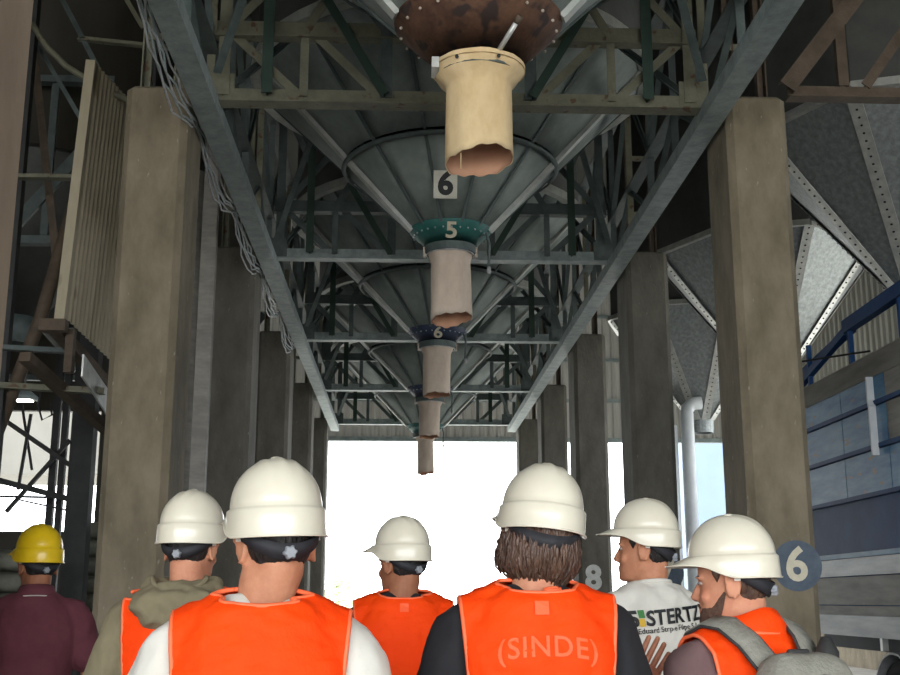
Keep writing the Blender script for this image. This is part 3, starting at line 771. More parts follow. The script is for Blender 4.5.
# ------------------------------------------------------------------ people
from mathutils.bvhtree import BVHTree
HEAD = [(-.118, .026, .083, .020), (-.108, .042, .093, -.02), (-.085, .055, .096, -.052), (-.06, .062, .094, -.070), (-.03, .068, .093, -.086), (0, .073, .089, -.098),
        (.03, .076, .095, -.104), (.06, .075, .092, -.104), (.09, .065, .076, -.093), (.11, .046, .050, -.072), (.122, .014, .010, -.034)]
def head_ring(z):
    if z <= HEAD[0][0]: return HEAD[0][1:]
    for a, b in zip(HEAD, HEAD[1:]):
        if z <= b[0]:
            t = (z - a[0]) / (b[0] - a[0]); return tuple(p + (q - p) * t for p, q in zip(a[1:], b[1:]))
    return HEAD[-1][1:]
def head_pt(phi, z, off=0.0):
    hw, f, b = head_ring(z); c, d = (f + b) / 2, (f - b) / 2
    return Vector(((hw + off) * math.sin(phi), c + (d + off) * math.cos(phi), z))
TORSO = [(.82, 0, .13, .09), (.92, -.01, .172, .118), (1.0, 0, .162, .112), (1.08, .004, .150, .106), (1.18, 0, .160, .113), (1.28, -.006, .174, .119),
         (1.36, -.012, .178, .116), (1.42, -.016, .156, .10), (1.46, -.018, .115, .084), (1.49, -.015, .082, .070)]
def add_torso(mb, inf=0, z0=0, z1=9):
    mb.rings([((0, cy, z + (inf * .8 if z > 1.44 else 0)), (hw + inf, 0, 0), (0, hd + inf, 0), 2.4) for z, cy, hw, hd in TORSO if z0 <= z <= z1], 28)
    if z1 > 2 and inf: mb.rings([((0, -.014, 1.45), (.10, 0, 0), (0, .09, 0), 2.2), ((0, -.013, 1.49 + inf * .5), (.079 + inf * .3, 0, 0), (0, .070 + inf * .4, 0), 2.1), ((0, -.008, 1.517 + inf * .6), (.064 + inf * .28, 0, 0), (0, .062 + inf * .28, 0), 2)], 28)
    for s in (-1, 1):
        mb.capsule((s * .05, -.022, 1.462), .052 + inf, (s * .175, -.008, 1.413), .054 + inf)
def add_arm(mb, s, elbow, wrist, inf=0, to=1.0):
    """to: 1 = to the wrist, .4 = short sleeve"""
    sh = Vector((s * .186, -.005, 1.400)); e = Vector(elbow); w_ = Vector(wrist)
    if to < .5:
        mb.capsule(sh, .061 + inf, sh.lerp(e, to * 1.6), .052 + inf * 1.5); return
    mb.capsule(sh, .061 + inf, e, .043 + inf * 1.1)
    k = (to - .5) * 2
    mb.capsule(e, .043 + inf * 1.1, e.lerp(w_, k), .043 + (.029 - .043) * k + inf)
def add_hand(mb, wrist, d, out, curl):
    """d: direction of the fingers, out: thumb side direction"""
    d = Vector(d).normalized(); o = Vector(out); o = (o - d * o.dot(d)).normalized(); n = d.cross(o)
    w_ = Vector(wrist)
    mb.rings([(w_ + d * t, o * a, n * b, 2.6) for t, a, b in ((-.03, .026, .019), (.0, .027, .018), (.03, .035, .017), (.06, .041, .016), (.088, .041, .013), (.096, .036, .009))], 16)
    for i, L in enumerate((.070, .079, .074, .058)):
        p = w_ + d * .088 + o * (.031 - i * .0205); ang = 0; r = .0092
        for seg in (.45, .32, .27):
            ang += curl; q = p + (d * math.cos(ang) + n * math.sin(ang)) * L * seg + o * (.003 - .002 * i) * seg
            mb.capsule(p, r, q, r * .9, 10); p = q; r *= .9
    p = w_ + d * .022 + o * .028; q = p + d * .035 + o * .030 + n * .006; r_ = q + d * .036 + o * .006 + n * .008
    mb.capsule(p, .013, q, .0115, 10); mb.capsule(q, .0112, r_, .009, 10)
def wrinkle(me, amp, sc, seed, stretch=(1, 1, .6)):
    off = Vector((seed * 7.3, seed * 3.1, 0))
    nrm = [v.normal.copy() for v in me.vertices]
    for v, nv in zip(me.vertices, nrm):
        p = v.co.copy()
        q = Vector((p.x * stretch[0], p.y * stretch[1], p.z * stretch[2])) * sc + off
        a = 1 - abs(noise.noise(q)) * 2
        b = noise.noise(q * 2.3 + Vector((5, 5, 5)))
        v.co = p + nv * amp * (a * .7 + b * .5)
def join_raw(me, mb):
    bm = bmesh.new(); bm.from_mesh(me); m2 = mb.mesh('x'); bm.from_mesh(m2); bmesh.ops.recalc_face_normals(bm, faces=bm.faces[-len(m2.polygons):]); bm.to_mesh(me); bm.free(); bpy.data.meshes.remove(m2)
def mesh_cut(me, planes):
    bm = bmesh.new(); bm.from_mesh(me)
    for co, no in planes:
        bmesh.ops.bisect_plane(bm, geom=bm.verts[:] + bm.edges[:] + bm.faces[:], plane_co=co, plane_no=no, clear_outer=True)
    bm.to_mesh(me)
    # boundary loops
    loops = []; es = {e for e in bm.edges if e.is_boundary}
    while es:
        e = es.pop(); chain = [e.verts[0], e.verts[1]]
        grown = True
        while grown:
            grown = False
            for f in chain[-1].link_edges:
                if f in es: es.discard(f); chain.append(f.other_vert(chain[-1])); grown = True; break
        loops.append([v.co.copy() for v in chain])
    bm.free(); return loops
def project_print(me, bvh, x0, z0, rot=0, off=.005):
    c, s = math.cos(rot), math.sin(rot)
    for v in me.vertices:
        x = x0 + v.co.x * c - v.co.y * s; z = z0 + v.co.x * s + v.co.y * c
        h = bvh.ray_cast(Vector((x, -1.2, z)), Vector((0, 1, 0)))
        y = h[0].y if h[0] else -.15
        v.co = (x, y - off, z)
def helmet(H, m, label, strap=True, seed=0, so_=0.0, knob=True):
    t = thing('hard_hat', label, 'hard hat', group='hard hats worn by the visitors')
    t.matrix_world = H
    N = 56; mb = MB(); rows = []
    def ringpt(phi, k, e=0):
        hw, hl = .1025 * k + e, .124 * k + e
        return hw * math.sin(phi), -.006 + hl * math.cos(phi)
    R = 14
    for i in range(1, R + 1):
        tt = PI / 2 * i / R; k = math.sin(tt) ** .93; z = .080 + .112 * math.cos(tt); row = []
        for j in range(N):
            ph = 2 * PI * j / N; x, y = ringpt(ph, k)
            ridge = (math.exp(-(x / .011) ** 2) + .8 * math.exp(-((abs(x) - .034) / .009) ** 2)) * smoothstep(.12, .07, abs(y + .006)) * .0045
            row.append((x, y, z + ridge))
        rows.append(row)
    def zb(cf): return .014 + .046 * smoothstep(-.3, .8, cf)
    for e0, f in ((.001, 0), (.005, .06), (.007, .10), (.008, .5), (.009, .92), (.011, 1.0)):
        row = []
        for j in range(N):
            ph = 2 * PI * j / N; cf = math.cos(ph); pk = smoothstep(.35, .85, cf)
            x, y = ringpt(ph, 1, e0)
            zz = .079 + (zb(cf) - .079) * f
            ext = .054 * pk * f
            x += math.sin(ph) * ext * .6; y += max(0, cf) * ext
            row.append((x, y, zz - .006 * pk * f))
        rows.append(row)
    mb.v.append((0, -.006, .1945)); 
    for r_ in rows: mb.v += r_
    for j in range(N): mb.f.append((0, 1 + (j + 1) % N, 1 + j))
    for i in range(len(rows) - 1):
        for j in range(N):
            a = 1 + i * N + j; b = 1 + i * N + (j + 1) % N; mb.f.append((a, b, b + N, a + N))
    sh = mb.build('shell', m, t, True)
    so = sh.modifiers.new('s', 'SOLIDIFY'); so.thickness = .003; so.offset = -1
    MB().ellipsoid((0, -.006, .193), .013, .016, .005, None, 12, 6).build('crown_boss', m, t, True)
    # rim bead around the skirt
    pts = [Vector(p) for p in rows[-1]]; MB().tube(pts + [pts[0]], .0028, 6, False).build('rim_bead', m, t, True)
    if strap:
        b = MB(); n = 24; th = .0035
        for i in range(n + 1):
            ph = math.radians(96 + 168 * i / n); k = abs(i / n - .5) * 2
            zc = -.022 + .055 * k ** 1.6; hh = .019 - .006 * k
            for dz, o_ in ((-hh, .017 + so_ * (1 - k)), (hh, .019 + so_ * (1 - k)), (hh, .023 + so_ * (1 - k)), (-hh, .021 + so_ * (1 - k))): b.v.append(tuple(head_pt(ph, zc + dz, o_)))
        for i in range(n):
            for q in range(4): b.f.append((4 * i + q, 4 * i + (q + 1) % 4, 4 * i + 4 + (q + 1) % 4, 4 * i + 4 + q))
        st = b.build('nape_strap', 'strap_black', t, True)
        kb = MB(); n = 24 if knob else 0
        for z_, s_ in ((0, 1), (.012, 1), (.016, .8)):
            for i in range(n):
                r = (.0155 if i % 4 < 2 else .0125) * s_; a = 2 * PI * i / n; kb.v.append((r * math.cos(a), -z_, r * math.sin(a)))
        for l in range(2):
            for i in range(n): kb.f.append((l * n + i, l * n + (i + 1) % n, (l + 1) * n + (i + 1) % n, (l + 1) * n + i))
        if knob:
            kb.f.append(tuple(range(2 * n, 3 * n)))
            p = head_pt(PI, -.022, .020); kb.xf(Matrix.Translation(p)); kb.build('ratchet_knob', 'knob_grey', st)
        for s in (-1, 1):
            p = head_pt(s * math.radians(104), .022, .020); MB().box((-.003, -.008, -.016), (.003, .008, .012)).xf(Matrix.Translation(p) @ Matrix.Rotation(s * -.3, 4, 'Z')).build('strap_clip', 'paint_white', t)
    return t
def hair_shell(Mh, kind, seed):
    mb = MB(); N = 72; rows = 10; long_ = kind == 'long'
    for i in range(N):
        ph = 2 * PI * i / N; d = abs((math.degrees(ph) + 180) % 360 - 180)
        if long_: zl = .07 - .13 * smoothstep(42, 60, d) - .03 * smoothstep(60, 95, d) - .01 * smoothstep(100, 160, d)
        else:
            zl = .075 - .075 * smoothstep(58, 68, d) + .030 * smoothstep(72, 79, d) - .07 * smoothstep(104, 112, d) - .035 * smoothstep(112, 150, d)
        for j in range(rows + 1):
            t = j / rows; z = zl + (.112 - zl) * t
            th = (.020 if long_ else .0085) * smoothstep(-.05, .18, t)
            if long_:
                th += .016 * smoothstep(.02, -.06, z) ; hw, f, b = head_ring(max(z, -.055)); c, dd = (f + b) / 2, (f - b) / 2
                p = Vector(((hw + th) * math.sin(ph), c + (dd + th) * math.cos(ph), z))
            else: p = head_pt(ph, z, th if t > 0 else -.002)
            nn = noise.noise(Vector((math.sin(ph) * 9, math.cos(ph) * 9, z * 22 + seed))) * (.006 if long_ else .003)
            p += Vector((math.sin(ph), math.cos(ph), 0)) * nn
            mb.v.append(tuple(Mh @ p))
    for i in range(N):
        a = i * (rows + 1); b = ((i + 1) % N) * (rows + 1)
        for j in range(rows): mb.f.append((a + j, a + j + 1, b + j + 1, b + j))
    if long_:
        r = random.Random(seed)
        for i in range(420):
            ph = math.radians(r.uniform(58, 302)); d = abs(math.degrees(ph) - 180)
            z1 = -.125 - r.uniform(-.035, .045) + .075 * smoothstep(45, 105, d); z0 = r.uniform(-.02, .05); pts = []
            fl = r.uniform(-.004, .014); sw = r.uniform(-.1, .1)
            for k in range(7):
                t = k / 6; z = z0 + (z1 - z0) * t
                hw, f, b = head_ring(max(z, -.055)); c, dd = (f + b) / 2, (f - b) / 2
                th = .016 + .018 * smoothstep(.02, -.06, z) + fl * t + .004 * math.sin(k * 1.7 + i)
                th -= .062 * smoothstep(-.05, -.16, z)
                p = Vector(((hw + th) * math.sin(ph + sw * t), c + (dd + th) * math.cos(ph + sw * t), z)); pts.append(Mh @ p)
            mb.tube(pts, [.0045, .005, .005, .0045, .004, .003, .001], 5)
    return mb
def person(cfg):
    u, Y, utop, vtop = cfg['px']
    bx = at(u, 600, Y).x
    s = at(utop, vtop, Y).z / 1.835
    W = Matrix.Translation((bx, Y, 0)) @ Matrix.Rotation(math.radians(cfg['yaw']), 4, 'Z') @ Matrix.Scale(s, 4)
    Wi = W.inverted()
    Hl = Matrix.Translation((cfg.get('hdx', 0), .008, 1.53)) @ Matrix.Rotation(math.radians(cfg['hyaw'] - cfg['yaw']), 4, 'Z') @ Matrix.Rotation(math.radians(cfg.get('pitch', 0)), 4, 'X') @ Matrix.Rotation(math.radians(cfg.get('roll', 0)), 4, 'Y') @ Matrix.Translation((0, .014, .112))
    arms = {}
    for sd in (-1, 1):
        a = cfg.get('arms', {}).get(sd)
        if a is None: a = ((sd * (.262 + cfg.get('out', 0)), -.035, 1.13), (sd * (.262 + cfg.get('out', 0) * .5), .08, .89))
        arms[sd] = tuple((Wi @ at(*p[1:])) if p[0] == 'px' else Vector(p) for p in a)
    mb = MB(); add_torso(mb)
    mb.capsule((0, -.022, 1.43), .064, (0, .002, 1.565), .057)
    n0 = len(mb.v)
    mb.rings([((0, (f + b) / 2, z), (hw, 0, 0), (0, (f - b) / 2, 0), 2.15) for z, hw, f, b in HEAD], 28)
    mb.capsule((0, .090, .008), .008, (0, .109, -.034), .0125, 10)
    for q in (-1, 1):
        mb.ellipsoid((q * .012, .102, -.038), .009, .010, .008, None, 10, 6)
        mb.ellipsoid((q * .034, .082, .020), .022, .012, .008, None, 10, 6)
        mb.ellipsoid((q * .040, .068, -.035), .022, .018, .022, None, 10, 6)
        M = Matrix.Rotation(q * math.radians(-24), 3, 'Z')
        mb.ellipsoid((q * .081, -.012, -.006), .007, .020, .035, M, 14, 8)
        ear = [M @ Vector((q * .006, .020 * math.cos(a) - .002, .035 * math.sin(a))) + Vector((q * .083, -.012, -.006)) for a in [math.radians(v) for v in range(20, 290, 25)]]
        mb.tube(ear, .0058, 6)
        mb.ellipsoid((q * .080, -.004, -.032), .006, .008, .011, None, 8, 6)
    mb.ellipsoid((0, .091, -.066), .024, .009, .0055, None, 12, 6); mb.ellipsoid((0, .090, -.077), .021, .009, .006, None, 12, 6)
    mb.ellipsoid((0, .082, -.103), .022, .016, .014, None, 12, 6)
    mb.xf(Hl, n0)
    mb.capsule((0, -.01, 1.50), .056, Hl @ Vector((0, -.035, -.05)), .056)
    for sd in (-1, 1):
        add_arm(mb, sd, *arms[sd])
        mb.capsule((sd * .088, -.005, .88), .092, (sd * .10, .015, .50), .060); mb.capsule((sd * .10, .015, .50), .060, (sd * .105, -.015, .12), .043)
        mb.capsule((sd * .105, -.03, .055), .04, (sd * .12, .13, .035), .03)
    me = remesh(mb, .0065, 3)
    hb = MB()
    for sd in (-1, 1):
        e, w_ = arms[sd]; hd = cfg.get('hand', {}).get(sd, ((w_ - e).normalized() * 1.0, (0, 1, 0), .28))
        add_hand(hb, w_, hd[0], hd[1], hd[2])
    join_raw(me, hb)
    p = obj('person', me, cfg['skin'], smooth=True); p.matrix_world = W
    tag(p, cfg['label'], 'person', 'visitors in hard hats')
    # hair, eyes, beard
    hm_ = hair_shell(Hl, cfg.get('hair', 'short'), cfg['seed']).build('hair', cfg.get('hairm', 'hair_black'), p, True)
    for q in (-1, 1):
        ey = MB().ellipsoid((q * .033, .0795, .004), .012, .009, .0058, None, 12, 8).xf(Hl).build('eye', 'eye_white', p, True)
        MB().ellipsoid((q * .033, .087, .004), .005, .003, .005, None, 10, 6).xf(Hl).build('iris', 'iris', ey, True)
        MB().capsule(Hl @ Vector((q * .016, .096, .022)), .0035, Hl @ Vector((q * .05, .083, .024)), .003, 8).build('eyebrow', 'hair_black', p, True)
    if cfg.get('beard'):
        b = MB(); N = 40; R = 10
        for i in range(N + 1):
            ph = math.radians(-88 + 176 * i / N); k = abs(2 * i / N - 1)
            zt = -.088 + .028 * smoothstep(.15, .4, k) + .045 * smoothstep(.7, 1, k)
            for j in range(R + 1):
                z = -.117 + (zt + .117) * j / R
                b.v.append(tuple(Hl @ head_pt(ph, z, .0075 * (1 - (j / R) ** 4) - .001 + .0015 * noise.noise(Vector((ph * 20, z * 200, 0))))))
        for i in range(N):
            for j in range(R): a = i * (R + 1) + j; b.f.append((a, a + R + 1, a + R + 2, a + 1))
        b.build('beard', 'beard', p, True)
        MB().tube([Hl @ Vector((x, .1 - abs(x) * .35, -.055 - abs(x) * .3)) for x in (-.032, -.016, 0, .016, .032)], [.002, .004, .004, .004, .002], 6).build('moustache', 'beard', p, True)
    # trousers and shoes
    tr = MB(); tr.rings([((0, cy, z), (hw + .012, 0, 0), (0, hd + .014, 0), 2.4) for z, cy, hw, hd in TORSO[:3]], 28)
    for sd in (-1, 1):
        tr.capsule((sd * .088, -.005, .86), .102, (sd * .10, .012, .50), .078); tr.capsule((sd * .10, .012, .50), .078, (sd * .107, -.02, .14), .062)
    me = remesh(tr, .014, 2); wrinkle(me, .006, 9, cfg['seed']); obj('trousers', me, 'denim', p, True)
    for sd in (-1, 1):
        sh = MB(); sh.rings([((sd * .105, -.03, .0), (.045, 0, 0), (0, .06, 0), 2.5), ((sd * .107, .02, .0), (.048, 0, 0), (0, .12, 0), 2.6), ((sd * .107, .02, .035), (.05, 0, 0), (0, .125, 0), 2.5), ((sd * .106, -.005, .075), (.045, 0, 0), (0, .095, 0), 2.3), ((sd * .105, -.03, .11), (.04, 0, 0), (0, .055, 0), 2)], 20)
        so = sh.build('shoe', 'shoe', p, True)
    # shirt
    sh = MB(); add_torso(sh, .015, .85, 1.47 if cfg.get('vest') and not cfg.get('collar') else 9)
    for sd in (-1, 1): add_arm(sh, sd, *arms[sd], inf=.014, to=cfg.get('sleeve', .97))
    me = remesh(sh, .0105, 3); wrinkle(me, cfg.get('wr', .011), 11, cfg['seed'] + 1)
    shirt = obj(cfg.get('shirt_name', 'shirt'), me, cfg['shirt'], p, True)
    bv = BVHTree.FromPolygons([v.co for v in me.vertices], [tuple(q.vertices) for q in me.polygons])
    ck = cfg.get('collar', 'none' if cfg.get('vest') else 'crew')
    if ck == 'crew':
        MB().tube([(.073 * math.cos(a), -.010 + .067 * math.sin(a), 1.518 - .012 * math.sin(a)) for a in [2 * PI * i / 28 for i in range(29)]], .0085, 8, False).build('neckband', cfg['shirt'], shirt, True)
    elif ck == 'polo':
        c = MB(); n = 36
        for i in range(n + 1):
            a = PI / 2 + .18 + (2 * PI - .36) * i / n; f = math.sin(a)
            for r, z in ((.066, 1.505), (.069, 1.545), (.076, 1.547), (.097, 1.497), (.088, 1.492)): c.v.append((r * math.cos(a), -.014 + r * .95 * f, z - .012 * f))
        for i in range(n):
            for j in range(4): a = i * 5 + j; c.f.append((a, a + 5, a + 6, a + 1))
        c.build('polo_collar', cfg['shirt'], shirt, True)
        MB().tube([(.098 * math.cos(a), -.014 + .094 * math.sin(a), 1.494 - .012 * math.sin(a)) for a in [PI / 2 + .18 + (2 * PI - .36) * i / 30 for i in range(31)]], .0025, 6).build('collar_edge', 'cloth_white', shirt, True)
    elif ck == 'hood':
        h = MB()
        ring = [(.092 * math.cos(a), -.035 + .088 * math.sin(a), 1.50 + .018 * math.sin(a)) for a in [2 * PI * i / 24 for i in range(25)]]
        h.tube(ring, [.030 + .016 * (.5 - .5 * math.sin(2 * PI * i / 24)) for i in range(25)], 12)
        h.rings([((0, -.105, 1.52), (.085, 0, 0), (0, .045, .01), 2.3), ((0, -.13, 1.49), (.135, 0, 0), (0, .062, 0), 2.3), ((0, -.142, 1.45), (.142, 0, 0), (0, .06, 0), 2.3), ((0, -.145, 1.41), (.115, 0, 0), (0, .05, 0), 2.2), ((0, -.14, 1.375), (.065, 0, 0), (0, .032, 0), 2), ((0, -.135, 1.355), (.02, 0, 0), (0, .015, 0), 2)], 24)
        for sd in (-1, 1): h.capsule((sd * .10, -.06, 1.51), .034, (sd * .07, .06, 1.46), .026)
        hm2 = remesh(h, .009, 2); wrinkle(hm2, .012, 13, 4, (1, 1, 1.6))
        ho = obj('hood', hm2, cfg['shirt'], shirt, True)
        MB().tube([(.088 * math.cos(a), -.105 - .050 * abs(math.sin(a)), 1.545 - .045 * math.sin(a)) for a in [PI * i / 16 for i in range(17)]], .009, 8).build('hood_hem', cfg['shirt'], shirt, True)
    # safety vest
    if cfg.get('vest'):
        v_ = MB(); add_torso(v_, .030 + cfg.get('vinf', 0), .85)
        for sd in (-1, 1): v_.ellipsoid((sd * .186, -.005, 1.398), .088, .09, .088)
        me = remesh(v_, .010, 4); wrinkle(me, .006, 8, cfg['seed'] + 3, (1, 1, .9)); wrinkle(me, .0055, 22, cfg['seed'] + 9, (.6, 1, 1.5))
        hw = cfg.get('vw', .188)
        zn = cfg.get('neck', 1.520)
        loops = mesh_cut(me, [((hw, 0, 1.40), (1, 0, -.10)), ((-hw, 0, 1.40), (-1, 0, -.10)), ((0, -.08, zn), (0, -.28, 1)), ((0, 0, .90), (0, 0, -1))])
        ve = obj('safety_vest', me, 'vest_orange', p, True)
        so = ve.modifiers.new('s', 'SOLIDIFY'); so.thickness = .003; so.offset = 1
        bd = MB()
        for lp in loops:
            if len(lp) > 8:
                sm_ = [lp[0]] + [(lp[i - 1] + lp[i] * 2 + lp[i + 1]) / 4 for i in range(1, len(lp) - 1)] + [lp[-1]]
                bd.tube(sm_[::1], .0055, 6)
        bd.build('binding', 'vest_binding', ve, True)
        vb = BVHTree.FromPolygons([v.co for v in me.vertices], [tuple(q.vertices) for q in me.polygons])
        if cfg.get('neck_tag'):
            z1 = 1.490; g = MB()
            for zz in (z1, z1 - .016, z1 - .032):
                for x in (-.017, .017):
                    h = vb.ray_cast(Vector((x, -1, zz)), Vector((0, 1, 0))); g.v.append((x, (h[0].y if h[0] else -.1) - .006, zz))
            g.f = [(0, 1, 3, 2), (2, 3, 5, 4)]; ng = g.build('neck_tag', 'vest_print', ve)
            so = ng.modifiers.new('s', 'SOLIDIFY'); so.thickness = .002
        if cfg.get('print'):
            me = text_mesh(cfg['print'], .066, .001, 0, 0, 1.1)
            for v in me.vertices: v.co.y -= (v.co.x ** 2) * .9; 
            project_print(me, vb, .012, 1.385, 0, .006); obj('back_print', me, 'vest_print', ve)
        if cfg.get('vest_collar'):
            c = MB(); n = 30
            for i in range(n + 1):
                a = 2 * PI * i / n; f = math.sin(a)
                for r, z in ((.07, 1.50), (.074, 1.55), (.092, 1.552), (.112, 1.52), (.115, 1.485)): c.v.append((r * math.cos(a), -.018 + r * f * .95, z - .018 * f + .008 * math.sin(3 * a)))
            for i in range(n):
                for j in range(4): a = i * 5 + j; c.f.append((a, a + 5, a + 6, a + 1))
            c.build('vest_collar', 'vest_orange', ve, True)
    if cfg.get('logo'):
        x0, z0, rot = -.01, 1.402, math.radians(5)
        me = text_mesh('STERTZ', .072, .0022, 0, .12, 1.02); project_print(me, bv, x0 + .03, z0, rot, .006); obj('shirt_print', me, 'paint_black', shirt)
        me = text_mesh('Eduard Strp e Filpe S.A.', .027, .0003); project_print(me, bv, x0 + .005, z0 - .043, rot, .006); obj('shirt_print', me, 'paint_black', shirt)
        me = text_mesh('5', .075, .003, 0, 0); project_print(me, bv, x0 - .132, z0 - .012, rot, .006); obj('shirt_logo', me, 'paint_black', shirt)
        for dx, dz, m in ((-.105, .008, 'logo_green'), (-.105, -.022, 'logo_yellow')):
            q = MB().add([(-.010, -.014, 0), (.010, -.014, 0), (.010, .014, 0), (-.010, .014, 0)], [(0, 1, 2, 3)]).mesh('q'); project_print(q, bv, x0 + dx, z0 + dz, rot, .007); obj('shirt_logo', q, m, shirt)
    HW = W @ Hl @ Matrix.Rotation(math.radians(cfg.get('hat_pitch', 0)), 4, 'X') @ Matrix.Rotation(math.radians(cfg.get('hat_roll', 0)), 4, 'Y')
    helmet(HW, cfg.get('hat', 'helmet_white'), cfg['hat_label'], seed=cfg['seed'], so_=.016 if cfg.get('hair') == 'long' else 0.0, knob=cfg.get('hair') != 'long')
    return W
PEOPLE = [
    dict(px=(264, 2.6, 277, 458), yaw=3, hyaw=22, skin='skin', shirt='cloth_white', vest=True, seed=1, out=.045, roll=-2, hdx=.028, vw=.182,
         label='person in an orange vest over a white shirt, head turned a little left', hat_label='glossy white hard hat above the orange vest with white sleeves'),
    dict(px=(187, 4.0, 190, 490), yaw=-4, hyaw=-14, skin='skin_fair', shirt='cloth_olive', shirt_name='hoodie', collar='hood', vest=True, vinf=.004, seed=2, vw=.178, neck=1.475, out=.03,
         label='person in an olive hoodie under an orange vest, seen from behind', hat_label='white hard hat above the olive hood'),
    dict(px=(36, 5.6, 40, 524), yaw=18, hyaw=38, skin='skin_tan', shirt='cloth_maroon', collar='polo', seed=3, out=.01, sleeve=.4, hat='helmet_yellow',
         label='person in a maroon polo shirt standing beside the sacks', hat_label='yellow hard hat worn with the maroon polo shirt'),
    dict(px=(403, 4.7, 402, 516), yaw=2, hyaw=38, skin='skin_tan', shirt='cloth_black', vest=True, neck_tag=True, seed=4, sleeve=.4, out=-.01, vw=.186,
         label='person in an orange vest over black, standing before the bright doorway', hat_label='white hard hat seen against the bright doorway'),
    dict(px=(535, 2.95, 545, 463), yaw=0, hyaw=9, roll=3, hdx=.012, hat_pitch=-3, hat_roll=4, skin='skin_fair', shirt='cloth_black', vest=True, neck_tag=True, print='(SINDE)', seed=5, hair='long', hairm='hair_brown', sleeve=.4, vw=.18, out=.01,
         arms={1: ((.262, .0, 1.12), ('px', 632, 695, 3.28))}, hand={1: ((.55, .12, .83), (-.75, .3, .5), .16)},
         label='person with collar-length brown hair in an orange vest over black', hat_label='white hard hat above collar-length brown hair'),
    dict(px=(650, 4.5, 645, 499), yaw=20, hyaw=66, pitch=2, skin='skin', shirt='cloth_white', shirt_name='t_shirt', seed=6, sleeve=.4, logo=True,
         label='person in a white t-shirt with a printed back, face in profile', hat_label='white hard hat above the printed white t-shirt'),
    dict(px=(741, 3.1, 737, 515), yaw=24, hyaw=64, pitch=-2, skin='skin_fair', hairm='hair_brown', beard=True, shirt='cloth_mauve', vest=True, vest_collar=True, seed=7, sleeve=.97, vw=.17, out=-.03,
         label='bearded person in an orange vest carrying a grey backpack', hat_label='white hard hat above the bearded face and grey backpack'),
]
for c in PEOPLE: c['W'] = person(c)
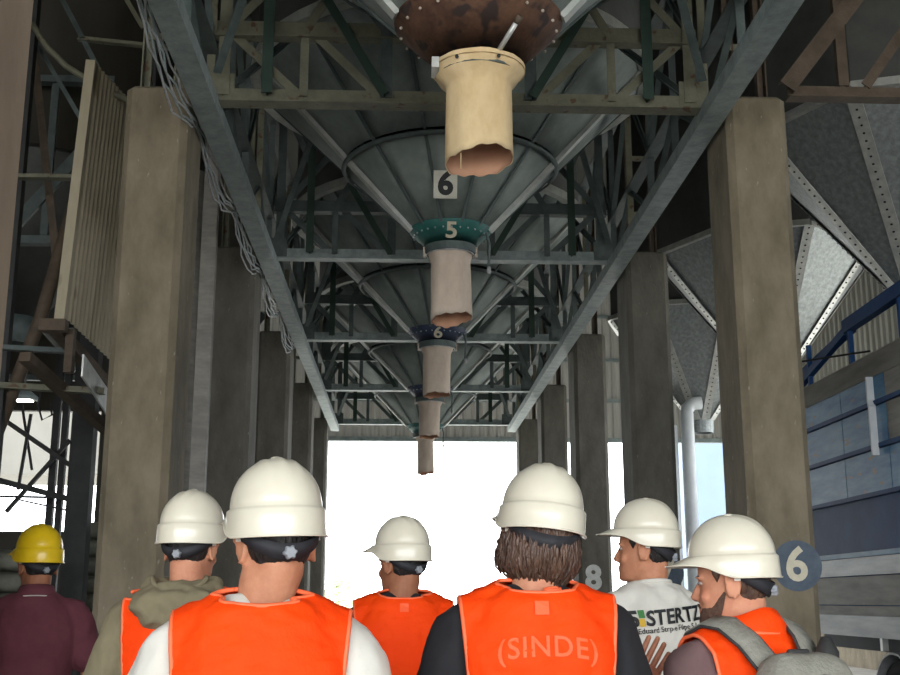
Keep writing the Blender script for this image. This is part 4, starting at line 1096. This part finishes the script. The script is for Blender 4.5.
# backpack
def backpack(W):
    t = thing('backpack', 'grey backpack with dark piping carried over an orange vest', 'backpack'); t.matrix_world = W
    mb = MB(); mb.rings([((0, -.235, z), (hw, 0, 0), (0, hd, 0), 3.2) for z, hw, hd in ((.93, .10, .05), (.95, .145, .078), (1.1, .158, .092), (1.28, .156, .090), (1.38, .145, .078), (1.435, .125, .055), (1.46, .09, .03))], 32)
    me = remesh(mb, .012, 2); wrinkle(me, .004, 12, 2); obj('pack_body', me, 'pack_grey', t, True)
    mb = MB(); mb.rings([((0, -.315, z), (hw, 0, 0), (0, hd, 0), 3) for z, hw, hd in ((.97, .09, .03), (1.0, .125, .045), (1.15, .13, .05), (1.25, .12, .042), (1.30, .09, .02))], 28); mb.build('front_pocket', 'pack_grey', t, True)
    def arc(y, w_, z0, z1, n=20): return [(w_ * math.cos(a), y + .012 * math.sin(a), z0 + (z1 - z0) * math.sin(a) ** .6) for a in [PI * i / n for i in range(n + 1)]]
    MB().tube(arc(-.312, .150, 1.0, 1.405), .0075, 8).build('piping', 'pack_dark', t, True)
    MB().tube(arc(-.366, .118, 1.0, 1.285), .006, 8).build('piping', 'pack_dark', t, True)
    MB().tube([(-.04, -.21, 1.44), (-.03, -.215, 1.462), (.03, -.215, 1.462), (.04, -.21, 1.44)], .009, 8).build('grab_handle', 'pack_dark', t, True)
    for s in (-1, 1):
        pts = [(s * .075, -.195, 1.42), (s * .095, -.135, 1.488), (s * .11, -.07, 1.532), (s * .118, -.005, 1.538), (s * .122, .06, 1.508), (s * .128, .115, 1.43), (s * .135, .145, 1.32), (s * .15, .145, 1.18), (s * .17, .08, 1.05), (s * .17, -.1, 1.0)]
        b = MB(); P = [Vector(p) for p in pts]
        for i, p in enumerate(P):
            d = (P[min(i + 1, len(P) - 1)] - P[max(i - 1, 0)]).normalized(); x = Vector((1, 0, -.35 * s)); x = (x - d * x.dot(d)).normalized(); n = x.cross(d) 
            wd = .036 if i < 7 else .018
            for a, h in ((-1, .0), (-.9, .009), (.9, .009), (1, 0), (.9, -.006), (-.9, -.006)): b.v.append(tuple(p + x * a * wd + n * h))
        for i in range(len(P) - 1):
            for q in range(6): b.f.append((6 * i + q, 6 * i + (q + 1) % 6, 6 * i + 6 + (q + 1) % 6, 6 * i + 6 + q))
        st = b.build('shoulder_strap', 'pack_grey', t, True)
        for e in (-1, 1):
            MB().tube([tuple(Vector(b.v[6 * i + (0 if e < 0 else 3)])) for i in range(len(P))], .005, 6).build('strap_edge', 'pack_dark', st, True)
    # open dark top flap standing up on the right side
    MB().rings([((.10, -.20, 1.40), (.05, .02, 0), (0, .045, 0), 2.4), ((.115, -.20, 1.46), (.045, .02, 0), (0, .035, 0), 2.4), ((.12, -.195, 1.50), (.02, .01, 0), (0, .016, 0), 2)], 16).build('top_flap', 'pack_dark', t, True)
backpack(PEOPLE[6]['W'])

# ------------------------------------------------------------------ shrubs outside
def shrub(x, y, h, seed, label):
    r = random.Random(seed); t = thing('shrub', label, 'shrub', (x, y, -.21), 0, 'shrubs outside the doorway')
    MB().tube([(0, 0, 0), (.05, 0, h * .4), (0, 0, h * .7)], [.05, .04, .02], 6).build('stem', 'bark', t)
    mb = MB()
    for i in range(420):
        a = r.uniform(0, 6.28); z = r.uniform(.2, 1) * h; rr = r.uniform(0, .55) * h * math.sin(PI * min(1, z / h * .9))
        c = Vector((rr * math.cos(a), rr * math.sin(a), z)); u = Vector((r.gauss(0, 1), r.gauss(0, 1), r.gauss(0, 1))).normalized() * .16; v = u.cross(Vector((r.gauss(0, 1), r.gauss(0, 1), r.gauss(0, 1)))).normalized() * .07
        mb.add([c - u, c + v, c + u, c - v], [(0, 1, 2, 3)])
    stuff(mb.build('foliage', 'leaf', t))
shrub(-3.0, 55, 2.6, 1, 'leafy shrub outside, seen beside the small central person'); shrub(8.6, 58, 2.6, 2, 'leafy shrub outside, seen beside the brown-haired person')
bpy.data.scenes.remove(SCRATCH)
